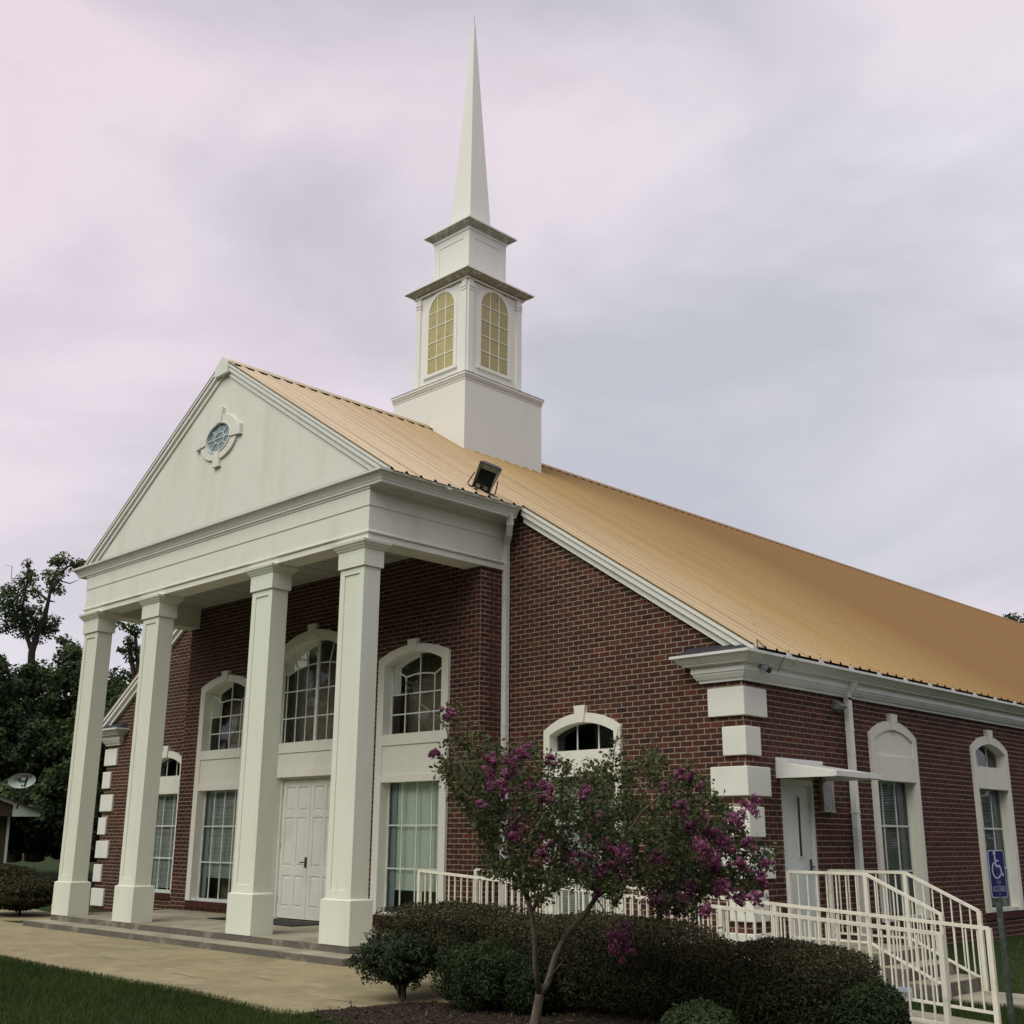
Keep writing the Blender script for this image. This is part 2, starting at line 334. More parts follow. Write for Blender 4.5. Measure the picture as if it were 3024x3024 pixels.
# concrete apron in front of the porch, rounded corner at the planting bed
ap = [(-30, -6.30), (-20, -6.27), (-12, -6.30), (-8.4, -6.29), (-6.4, -6.36), (-4.5, -6.36), (-3.2, -6.33), (-2.0, -6.46), (-1.35, -6.53), (-1.05, -6.42), (-.98, -6.1), (-1.0, -5.4), (-.9, -4.9), (-.35, -4.4), (.1, -3.6), (.15, -2.25), (-4.3, -2.2), (-4.3, -3.2), (-14.3, -3.2), (-15.2, -3.3), (-15.9, -3.2), (-15.2, -2.2), (-16.6, -1.5), (-19, -1.1), (-24, -1.0), (-24, -1.9), (-19.5, -2.1), (-18.6, -2.7), (-18.0, -3.5), (-30, -3.7)]
apron = struct(slab('pavement', ap, -.10, .004, M['slab']))
# a few hairline cracks in the apron
def crack(pts):
    b = MB()
    for (x0, y0), (x1, y1) in zip(pts[:-1], pts[1:]):
        L_ = math.hypot(x1-x0, y1-y0); nx, ny = -(y1-y0)/L_*.006, (x1-x0)/L_*.006
        b.poly([(x0-nx, y0-ny, .0065), (x1-nx, y1-ny, .0065), (x1+nx, y1+ny, .0065), (x0+nx, y0+ny, .0065)])
    struct(b.build('pavement_crack', M['joint'], apron))
for x0, y0, n in ((-7.6, -5.2, 9), (-5.0, -5.55, 6), (-3.9, -5.05, 4), (-1.7, -5.6, 5), (-9.6, -4.6, 7)):
    pts = [(x0, y0)]
    for k in range(n): pts.append((pts[-1][0]+random.uniform(.08, .2), pts[-1][1]+random.uniform(-.03, .06)))
    crack(pts)
far = MB(); far.box(-26, -19.0, -.12, .12, -.02, .012); far.box(-34, -18.6, 4.9, 5.1, -.02, .01); struct(far.build('far_path', M['slab']))

# mulch bed
def mulch_bed():
    bd = [(-1.0, -6.35), (-.9, -5.3), (-.3, -4.4), (.15, -3.7), (.2, -2.2), (3.4, -2.2), (4.8, -3.0), (5.0, -5.2), (3.6, -6.0), (2.2, -6.75), (.8, -6.9), (-.3, -6.62)]
    b = MB(); n = 46
    xs = np.linspace(-1.3, 5.1, n); ys = np.linspace(-7.0, -2.1, n)
    def inside(x, y):
        c = False
        for i in range(len(bd)):
            (x1, y1), (x2, y2) = bd[i], bd[i-1]
            if (y1 > y) != (y2 > y) and x < (x2-x1)*(y-y1)/(y2-y1)+x1: c = not c
        return c
    idx = {}
    for j in range(n-1):
        for i in range(n-1):
            if inside((xs[i]+xs[i+1])/2, (ys[j]+ys[j+1])/2):
                q = []
                for a, c in ((i, j), (i+1, j), (i+1, j+1), (i, j+1)):
                    if (a, c) not in idx:
                        idx[(a, c)] = len(b.v); h = .012+.03*random.random()
                        b.v.append((xs[a]+random.uniform(-.02, .02), ys[c]+random.uniform(-.02, .02), float(gz(xs[a], ys[c]))+h))
                    q.append(idx[(a, c)])
                b.f.append(tuple(q)); b.t.append(.5)
    o = struct(b.build('planting_bed', M['mulch'], smooth=True))
    P = []
    while len(P) < 6000:
        x, y = random.uniform(-1.3, 5), random.uniform(-7, -2.2)
        if inside(x, y): P.append((x, y, float(gz(x, y))+.035+random.random()*.02))
    P = np.array(P); V = leaves(P, np.tile([0, 0, 1.0], (len(P), 1)), .022, .35, .5)
    c = np_mesh('mulch_chip', M['chip'], V, len(P), rng.random(len(P)))
    tag(c, 'brown bark mulch and dead leaves covering the planting bed', 'mulch', kind='stuff')
mulch_bed()

# ---------------------------------------------------------------- the church
XC = -9.27; XR = -9.305; ZR = 10.397; SL = 0.646
def roofz(x): return ZR - SL*abs(x-XR)
church = empty('church_building', 'red brick church with white columned portico, tan metal roof and tall white steeple', 'church', (0, 0, 0))

def TF(y0): return lambda u, v, w: (u, y0-w, v)        # front facing wall: u right, v up, w outwards
def TS(x0): return lambda u, v, w: (x0+w, u, v)        # side wall facing +x

# openings in world wall coordinates (u centre); bottoms/tops as measured
EY = -.577      # entry wall plane
Z_LOW0, Z_LOW1, Z_MID1 = .42, 2.58, 3.39
NARROW = dict(a=.785, b=.655, apexo=3.55, sho=3.31, apexi=3.40, shi=3.235, z0=.47, zl=2.59, zm=2.98, d=.165, pr=.05)
WIDE = dict(a=.925, b=.757, apexo=4.915, sho=4.72, apexi=4.775, shi=4.60, z0=.42, zl=2.58, zm=3.385, d=.17, pr=.05)

def arc_pts(half, sh, apex, n=17):
    r = apex-sh; R = (half*half+r*r)/(2*r); zc = apex-R
    a0 = math.asin(min(1, half/R))
    return [(R*math.sin(t), zc+R*math.cos(t)) for t in np.linspace(-a0, a0, n)]
def arc_half(half, sh, apex, z):
    if z <= sh: return half
    if z >= apex: return 0
    r = apex-sh; R = (half*half+r*r)/(2*r); zc = apex-R
    return min(half, math.sqrt(max(0, R*R-(z-zc)**2)))

excl = {'front': [], 'side': [], 'entry': []}      # functions z -> (u0, u1) or None
def add_excl(wall, c, half, sh, apex, z0, m=.03):
    def f(z):
        if z < z0-.02 or z > apex-.02: return None
        h = arc_half(half, sh, apex, z)-m
        return (c-h, c+h) if h > 0 else None
    excl[wall].append(f)
def add_rect(wall, u0, u1, z0, z1, m=.02):
    excl[wall].append(lambda z: (u0+m, u1-m) if z0-.02 < z < z1+.02 else None)

# --- solid wall sheets (mortar faced) with rectangular openings
def wall_sheet(name, T, u0, u1, z0, top, openings, mt, thick=.2, breaks=(), depth0=-.0035):
    b = MB(); br = sorted(set([u0, u1]+[x for o in openings for x in (o[0], o[1])]+list(breaks)))
    for a, c in zip(br[:-1], br[1:]):
        mid = (a+c)/2; cur = z0
        for o in sorted([o for o in openings if o[0] <= mid <= o[1]], key=lambda q: q[2]):
            if o[2] > cur+1e-4: b.prism([(a, cur), (c, cur), (c, o[2]), (a, o[2])], T, depth0-thick, depth0)
            cur = o[3]
        b.prism([(a, cur), (c, cur), (c, top(c)), (a, top(a))], T, depth0-thick, depth0)
    return b.build(name, mt, church)

ws_x = [XC-6.32, XC+6.32]       # narrow front windows  (-15.59, -2.95)
FW_R = -2.99; FW_L = -15.56
SW = [4.32, 8.08, 11.84, 15.6]
def opens(cs, K, base=None): return [(c-K['b']-.008, c+K['b']+.008, K['z0'] if base is None else base, K['apexi']) for c in cs]
gtop = lambda x: min(roofz(x)-.03, 9.9)
wall_front = wall_sheet('front_wall', TF(.05), -18.49, -.05, -.3, gtop, opens([FW_L, FW_R], NARROW), M['mortar'], breaks=(XR,))
wall_side = wall_sheet('side_wall', TS(-.05), .25, 10.9, -.3, lambda y: 4.05, opens(SW[:2], NARROW)+[(.885, 1.80, .3, 2.50)], M['mortar'])
wall_side2 = wall_sheet('side_wall', TS(-.05), 10.9, 36, -.3, lambda y: 4.05, opens(SW[2:], NARROW), M['wall_hidden'])
wall_entry = wall_sheet('entry_wall', TF(EY), -13.86, -4.66, .1, lambda x: 6.75, opens([-6.29, -12.26], WIDE)+[(XC-1.135, XC+1.135, .2, 5.335)], M['mortar'])
for x_ in (-4.865, -13.855):
    b = MB(); b.box(x_, x_+.2, EY+.21, .058, .0, 6.75); b.build('entry_return_wall', M['mortar'], church)
b = MB(); b.box(-18.49, -18.29, .26, 35.8, -.3, 4.05); b.prism([(-18.49, -.3), (-.05, -.3), (-.05, gtop(-.05)), (XR, gtop(XR)), (-18.49, gtop(-18.49))], TF(36), 0, .2)
b.build('rear_wall', M['wall_hidden'], church)
b = MB(); b.box(-18.28, -.27, .27, 35.7, .05, .18); b.build('interior_floor', M['interior'], church)
b = MB(); b.prism([(-18.28, .18), (-.27, .18), (-.27, 4.0), (XR, 9.8), (-18.28, 4.0)], TF(2.3), 0, .1); b.build('interior_partition', M['interior'], church)

# --- bricks
BL, BH = .2135, .0800
add_excl('front', FW_R, .785, 3.31, 3.55, .47); add_excl('front', FW_L, .785, 3.31, 3.55, .47)
for c in SW: add_excl('side', c, .785, 3.31, 3.55, .47)
add_rect('side', .885, 1.80, .2, 2.50)
add_excl('entry', -6.29, .925, 4.72, 4.915, .42); add_excl('entry', -12.26, .925, 4.72, 4.915, .42)
add_excl('entry', XC, 1.30, 5.08, 5.52, .1)
for s_ in (-6.29, -12.26): add_rect('entry', s_-.925, s_+.925, .28, .43, -.0)
ZQ = 3.714; QP = .54; QH = .3955
for i in range(7):
    big = i % 2 == 0; zt = ZQ-QP*i; w = .608 if big else .387; wy = .583 if big else .382
    add_rect('front', -w, .1, zt-QH, zt); add_rect('side', -.1, wy, zt-QH, zt); add_rect('front', -18.6, -18.54+w, zt-QH, zt)

brick_meshes = []
for k in range(14):
    m_ = MB(); tone = random.random()**1.0
    h, l_, d_ = BH-.0145, BL-.0145, .012
    e = .0015
    m_.add([(-l_/2, 0, -h/2), (l_/2, 0, -h/2), (l_/2, 0, h/2), (-l_/2, 0, h/2), (-l_/2+e, -d_, -h/2+e), (l_/2-e, -d_, -h/2+e), (l_/2-e, -d_, h/2-e), (-l_/2+e, -d_, h/2-e)],
           [(4, 5, 6, 7), (0, 1, 5, 4), (1, 2, 6, 5), (2, 3, 7, 6), (3, 0, 4, 7)], [.05, .15, .2, .3, .4, .45, .5, .55, .6, .65, .7, .8, .9, 1.0][k])
    me_o = m_.build('brick', M['brick']); brick_meshes.append(me_o.data); bpy.data.objects.remove(me_o)

full = []        # (wall, u, z, dist) full bricks that could become objects
bs = MB()
def bricks(wall, T, u0, u1, z0, z1, phase, rowpar, toplim=None, cand=False):
    n0 = math.ceil((z0-.058)/BH)
    k = n0
    while .058+k*BH < z1:
        zb = .058+k*BH; zc = zb+BH/2
        off = phase + (BL/2 if (k+rowpar) % 2 else 0)
        j = math.floor((u0-off)/BL)
        while off+j*BL < u1:
            a, c = max(u0, off+j*BL), min(u1, off+(j+1)*BL); j += 1
            if toplim:
                lim = toplim(zb+BH)
                if c > lim[1]: c = lim[1]
                if a < lim[0]: a = lim[0]
            segs = [(a, c)] if c-a > .03 else []
            for f in excl[wall]:
                e = f(zc)
                if not e: continue
                ns = []
                for s0, s1 in segs:
                    if e[1] <= s0 or e[0] >= s1: ns.append((s0, s1)); continue
                    if e[0]-s0 > .03: ns.append((s0, e[0]))
                    if s1-e[1] > .03: ns.append((e[1], s1))
                segs = ns
            for s0, s1 in segs:
                tone = min(1, max(0, random.gauss(.50, .14))) if random.random() < .91 else random.choice([.0, .1, .9, 1.0])
                uc = (s0+s1)/2
                if cand and s1-s0 > BL-.001:
                    p = T(uc, zc, 0)
                    full.append((math.dist(p, CAM), wall, p, tone)); continue
                g = .00725; pr = .0025*random.random()
                vs = [T(x, z, w) for w, e in ((-.005, 0), (pr, .0015)) for x, z in ((s0+g+e, zb+g+e), (s1-g-e, zb+g+e), (s1-g-e, zb+BH-g-e), (s0+g+e, zb+BH-g-e))]
                bs.add(vs, [(4, 5, 6, 7), (0, 1, 5, 4), (1, 2, 6, 5), (2, 3, 7, 6), (3, 0, 4, 7)], tone)
        k += 1
def gl(z):
    h = (ZR-.10-z)/SL
    return (XR-h, XR+h)
bricks('front', TF(.05), -4.66, -.05, -.28, 7.4, -4.342, 0, gl, cand=True)
bricks('side', TS(-.05), .05, 10.9, -.28, 3.86, .762, 0, cand=True)
bricks('front', TF(.05), -18.49, -13.86, -.2, 6.6, -4.342, 0, gl)
bricks('entry', TF(EY), -13.86, -4.66, .2, 6.52, -4.66, 1)
excl['ret'] = []
bricks('ret', TS(-4.66), EY, .05, .0, 6.7, EY+.105, 1)
bricks('ret', lambda u, v, w: (-13.86-w, u, v), EY, .05, .0, 6.7, EY+.105, 1)
# rowlock sills under the entry windows
for c in (-6.29, -12.26):
    n = 26
    for i in range(n):
        a = c-.95+i*1.9/n
        bs.box(a+.005, a+1.9/n-.005, EY-.03, EY+.1, .285, .412, tone=random.uniform(.3, .7))
for c, T in ((FW_R, TF(.05)), (FW_L, TF(.05)), (SW[0], TS(-.05)), (SW[1], TS(-.05))):
    for i in range(22):
        a = c-.80+i*1.6/22
        bs.box(a+.005, a+1.6/22-.005, .34, .462, -.01, .03, T=lambda u, v, w, T=T: T(u, v, w), tone=random.uniform(.3, .7))
# the 300 nearest full bricks above the railings are objects of their own
full.sort(key=lambda q: q[0]+(0 if 1.6 < q[2][2] < 3.8 else 50))
for i, (dist, wall, p, tone) in enumerate(full):
    if i < 300:
        me = brick_meshes[min(13, int(tone*14))]
        o = bpy.data.objects.new('brick', me); COL.objects.link(o); o.parent = wall_front if wall == 'front' else wall_side
        off = .0005+.002*random.random()
        if wall == 'front': o.location = (p[0], .05+.0115-off, p[2])
        else: o.location = (-.05-.0115+off, p[1], p[2]); o.rotation_euler = (0, 0, math.pi/2)
    else:
        T = TF(.05) if wall == 'front' else TS(-.05)
        uc = p[0] if wall == 'front' else p[1]; zc = p[2]; g = .00725; pr = .0025*random.random(); h = BL/2
        vs = [T(x, z, w) for w, e in ((-.005, 0), (pr, .0015)) for x, z in ((uc-h+g+e, zc-BH/2+g+e), (uc+h-g-e, zc-BH/2+g+e), (uc+h-g-e, zc+BH/2-g-e), (uc-h+g+e, zc+BH/2-g-e))]
        bs.add(vs, [(4, 5, 6, 7), (0, 1, 5, 4), (1, 2, 6, 5), (2, 3, 7, 6), (3, 0, 4, 7)], tone)
stuff(bs.build('brick', M['brick'], church))

# --- quoins
def quoin(xo, sgn, i):
    big = i % 2 == 0; zt = ZQ-QP*i; w = .608 if big else .387; wy = .583 if big else .382
    z0 = zt-QH
    P = [(0, 0), (-w, 0), (-w, .056), (-.056, .056), (-.056, wy), (0, wy)]
    b = MB(); b.prism([(xo+sgn*u, v) for u, v in P], lambda u, v, q: (u, v, q), z0, zt)
    o = b.build('quoin', M['quoin'], church)
    bv = o.modifiers.new('bevel', 'BEVEL'); bv.width = .012; bv.segments = 2; bv.limit_method = 'ANGLE'
    return o
for i in range(7): quoin(0.0, 1, i); quoin(-18.54, -1, i)

# ---------------------------------------------------------------- windows
def arch_ring(b, T, c, ah, asho, aapex, bh, bsh, bapex, w0, w1, n=17):
    O = [(c+u, v) for u, v in arc_pts(ah, asho, aapex, n)]; I = [(c+u, v) for u, v in arc_pts(bh, bsh, bapex, n)]
    for i in range(n-1): b.prism([I[i], I[i+1], O[i+1], O[i]], T, w0, w1)
def muntins(b, T, segs, w, d0, d1):
    for (x0, z0), (x1, z1) in segs:
        L_ = math.hypot(x1-x0, z1-z0); nx, nz = -(z1-z0)/L_*w/2, (x1-x0)/L_*w/2
        b.prism([(x0+nx, z0+nz), (x1+nx, z1+nz), (x1-nx, z1-nz), (x0-nx, z0-nz)], T, d0, d1)
def pane(par, T, pts, w, inset=.004):
    cx = sum(p[0] for p in pts)/len(pts); cz = sum(p[1] for p in pts)/len(pts)
    b = MB(); q = []
    for x, z in pts:
        L_ = math.hypot(x-cx, z-cz); k = (L_-inset)/L_; q.append(T(cx+(x-cx)*k, cz+(z-cz)*k, w))
    b.poly(q); return b.build('pane', M['glass'], par)
def grid_panes(par, T, us, zs, w):
    for i in range(len(us)-1):
        for j in range(len(zs)-1): pane(par, T, [(us[i], zs[j]), (us[i+1], zs[j]), (us[i+1], zs[j+1]), (us[i], zs[j+1])], w)
def keystone(par, T, c, z0, z1, wb, wt, pr):
    b = MB(); b.prism([(c-wb/2, z0), (c+wb/2, z0), (c+wt/2, z1), (c-wt/2, z1)], T, -.01, pr); b.build('keystone', M['stucco'], par)
def blind(par, T, u0, u1, z0, z1, w):
    b = MB(); z = z1-.04
    b.prism([(u0, z1-.035), (u1, z1-.035), (u1, z1), (u0, z1)], T, w-.02, w+.02)
    while z > z0:
        a = .015+.004*random.random()
        p = [T(u0, z-a*.5, w+.009), T(u1, z-a*.5, w+.009), T(u1, z+a*.5, w-.010), T(u0, z+a*.5, w-.010)]
        b.poly(p); z -= .026
    b.build('blind', M['blind'], par)
def room(par, T, u0, u1, z0, z1, w):
    """drape at the sides of the room behind"""
    b = MB(); n = 8
    for s0, s1 in ((u0, u0+.16),):
        for i in range(n):
            a = s0+(s1-s0)*i/n; c = s0+(s1-s0)*(i+1)/n
            b.add([T(a, z0, w-.02*(i % 2)), T(c, z0, w-.02*((i+1) % 2)), T(c, z1, w-.02*((i+1) % 2)), T(a, z1, w-.02*(i % 2))], [(0, 1, 2, 3)])
    b.build('drape', M['drape'], par)

def narrow_window(T, c, name, blank_top=False, right_drape=False, half_blind=False):
    K = NARROW; a, bb, d, pr = K['a'], K['b'], K['d'], K['pr']
    s = MB()
    for sg in (-1, 1):
        x0, x1 = sorted((c+sg*bb, c+sg*a)); s.box(x0, x1, K['z0'], K['shi'], -d, pr, T=lambda u, v, w: T(u, v, w))
        # shoulder filler between jamb top and arch
        s.prism([(x0, K['shi']), (x1, K['shi']), (x1, K['sho']), (x0, K['sho'])] if sg > 0 else [(x0, K['shi']), (x1, K['shi']), (x1, K['sho']), (x0, K['sho'])], T, -d, pr-.002)
    arch_ring(s, T, c, a, K['sho'], K['apexo'], bb, K['shi'], K['apexi'], -d, pr)
    s.prism([(c-bb, K['zl']), (c+bb, K['zl']), (c+bb, K['zm']), (c-bb, K['zm'])], T, -d, pr-.001)
    s.prism([(c-a-.0, K['z0']-.002), (c+a, K['z0']-.002), (c+a, K['z0']+.07), (c-a, K['z0']+.07)], T, -d, .012) if False else None
    if blank_top:
        P = [(c+u, v) for u, v in arc_pts(bb, K['shi'], K['apexi'], 13)]
        s.prism([(c-bb, K['zm']), (c+bb, K['zm'])]+P[::-1], T, -.02, pr-.028)
    win = s.build(name, M['stucco'], church)
    sb = MB(); sb.prism([(c-bb, K['z0']), (c+bb, K['z0']), (c+bb, K['z0']+.06), (c-bb, K['z0']+.06)], T, -d+.01, .02); sb.build('sill', M['frame'], win)
    keystone(win, T, c, K['apexi']+.0, 3.66, .15, .235, pr+.03)
    gw = -d+.03; m = MB(); mw = .022
    us = [c-bb, c-bb/3, c+bb/3, c+bb]
    z0 = K['z0']+.06; zs = [z0, 1.20, 1.895, K['zl']]
    for u in us[1:-1]: muntins(m, T, [((u, z0), (u, K['zl']))], mw, gw-.006, gw+.012)
    for z in zs[1:-1]: muntins(m, T, [((c-bb, z), (c+bb, z))], mw*1.4, gw-.004, gw+.014)
    for e in ((c-bb+.018, z0, c-bb+.018, K['zl']), (c+bb-.018, z0, c+bb-.018, K['zl'])): muntins(m, T, [((e[0], e[1]), (e[2], e[3]))], .036, gw-.01, gw+.02)
    grid_panes(win, T, us, zs, gw)
    if not blank_top:
        for u in us[1:-1]: muntins(m, T, [((u, K['zm']), (u, K['apexi']-.02))], mw, gw-.006, gw+.012)
        def az(x): return np.interp(x-c, [q[0] for q in arc_pts(bb, K['shi'], K['apexi'])], [q[1] for q in arc_pts(bb, K['shi'], K['apexi'])])
        for i in range(3):
            xs_ = np.linspace(us[i], us[i+1], 5)
            pane(win, T, [(us[i], K['zm']), (us[i+1], K['zm'])]+[(x, float(az(x))) for x in xs_[::-1]], gw)
    m.build('muntin', M['frame'], win)
    bz = 1.25 if half_blind else z0+.02
    blind(win, T, c-bb+.05, c+bb-(.24 if right_drape else .05), bz, K['zl'], gw-.07)
    if right_drape: room(win, T, c+bb-.22, c+bb, z0, K['zl'], gw-.05)
    return win
narrow_window(TF(.05), FW_R, 'window'); narrow_window(TF(.05), FW_L, 'window')
narrow_window(TS(-.05), SW[0], 'window', blank_top=True, right_drape=True)
narrow_window(TS(-.05), SW[1], 'window', right_drape=True)
for c in SW[2:]: narrow_window(TS(-.05), c, 'window')

def wide_window(c, kind):
    T = TF(EY); K = WIDE; a, bb, d, pr = K['a'], K['b'], K['d'], K['pr']; s = MB()
    for sg in (-1, 1):
        x0, x1 = sorted((c+sg*bb, c+sg*a)); s.box(x0, x1, K['z0'], K['shi'], -d, pr, T=lambda u, v, w: T(u, v, w))
        s.prism([(x0, K['shi']), (x1, K['shi']), (x1, K['sho']), (x0, K['sho'])], T, -d, pr-.002)
    arch_ring(s, T, c, a, K['sho'], K['apexo'], bb, K['shi'], K['apexi'], -d, pr)
    # spandrel panel: header band, recessed field, footer band
    s.prism([(c-bb, 3.205), (c+bb, 3.205), (c+bb, K['zm']), (c-bb, K['zm'])], T, -d, pr-.001)
    s.prism([(c-bb, K['zl']), (c+bb, K['zl']), (c+bb, 2.70), (c-bb, 2.70)], T, -d, pr-.001)
    s.prism([(c-bb, 2.70), (c+bb, 2.70), (c+bb, 3.205), (c-bb, 3.205)], T, -d, pr-.026)
    win = s.build('window', M['stucco'], church)
    keystone(win, T, c, 4.80, 5.0, .17, .25, pr+.03)
    sb = MB(); sb.prism([(c-bb, K['z0']), (c+bb, K['z0']), (c+bb, K['z0']+.05), (c-bb, K['z0']+.05)], T, -d+.01, .0); sb.build('sill', M['frame'], win)
    gw = -d+.02; m = MB(); mw = .024; q = bb/2; us = [c-bb, c-q, c, c+q, c+bb]
    z0 = K['z0']+.05; zs = [z0, 1.165, 1.87, K['zl']]
    for u in us[1:-1]: muntins(m, T, [((u, z0), (u, K['zl']))], mw, gw-.006, gw+.012)
    for z in zs[1:-1]: muntins(m, T, [((c-bb, z), (c+bb, z))], mw, gw-.005, gw+.013)
    grid_panes(win, T, us, zs, gw)
    zu = [K['zm'], 3.745, 4.09]
    for z in zu[1:]: muntins(m, T, [((c-bb, z), (c+bb, z))], mw, gw-.005, gw+.013)
    for u in us[1:-1]: muntins(m, T, [((u, K['zm']), (u, 4.385 if u != c else K['apexi']-.01))], mw, gw-.006, gw+.012)
    J = [(-q, 4.385), (-q/2, 4.415), (0, 4.425), (q/2, 4.415), (q, 4.385)]
    muntins(m, T, [((c+J[i][0], J[i][1]), (c+J[i+1][0], J[i+1][1])) for i in range(4)], mw, gw-.0055, gw+.0125)
    muntins(m, T, [((c-q, 4.385), (c-bb, 4.58)), ((c+q, 4.385), (c+bb, 4.58))], mw, gw-.0052, gw+.0122)
    for u in (c-bb+.015, c+bb-.015): muntins(m, T, [((u, K['zm']), (u, 4.6)), ((u, z0), (u, K['zl']))], .03, gw-.01, gw+.018)
    muntins(m, T, [((c-bb, K['zm']+.015), (c+bb, K['zm']+.015))], .03, gw-.0105, gw+.0185)
    m.build('muntin', M['frame'], win)
    grid_panes(win, T, us, zu, gw)
    pane(win, T, [(c-q, 4.09), (c, 4.09), (c, 4.425), (c-q/2, 4.415), (c-q, 4.385)], gw); pane(win, T, [(c, 4.09), (c+q, 4.09), (c+q, 4.385), (c+q/2, 4.415), (c, 4.425)], gw)
    A = arc_pts(bb, K['shi'], K['apexi'], 13)
    for sg in (-1, 1):
        pane(win, T, [(c+sg*q, 4.09), (c+sg*bb, 4.09), (c+sg*bb, 4.58), (c+sg*q, 4.385)], gw)
        side = [p for p in A if p[0]*sg >= -1e-6]; side.sort(key=lambda p: abs(p[0]))
        pane(win, T, [(c, 4.425), (c+sg*q/2, 4.415), (c+sg*q, 4.385), (c+sg*bb, 4.58)]+[(c+p[0], p[1]) for p in side[::-1]], gw)
    if kind == 'shade':
        b = MB(); n = 60; w = gw-.09
        for i in range(n):
            x0 = c-bb+.13+(2*bb-.17)*i/n; x1 = c-bb+.13+(2*bb-.17)*(i+1)/n
            f0, f1 = w+.006*math.sin(i*.9), w+.006*math.sin((i+1)*.9)
            b.add([T(x0, .84, f0), T(x1, .84, f1), T(x1, K['zl'], f1), T(x0, K['zl'], f0)], [(0, 1, 2, 3)])
        b.prism([(c-bb+.12, .815), (c+bb-.03, .815), (c+bb-.03, .845), (c-bb+.12, .845)], T, w-.01, w+.016)
        b.build('window_shade', M['shade'], win)
    else: blind(win, T, c-bb+.12, c+bb-.04, .86, K['zl'], gw-.08)
    room(win, T, c-bb, c-bb+.2, z0, K['zl'], gw-.06)
    return win
tag(wide_window(-6.29, 'shade'), 'window with a pale green shade pulled down behind its lower panes'); wide_window(-12.26, 'blind')

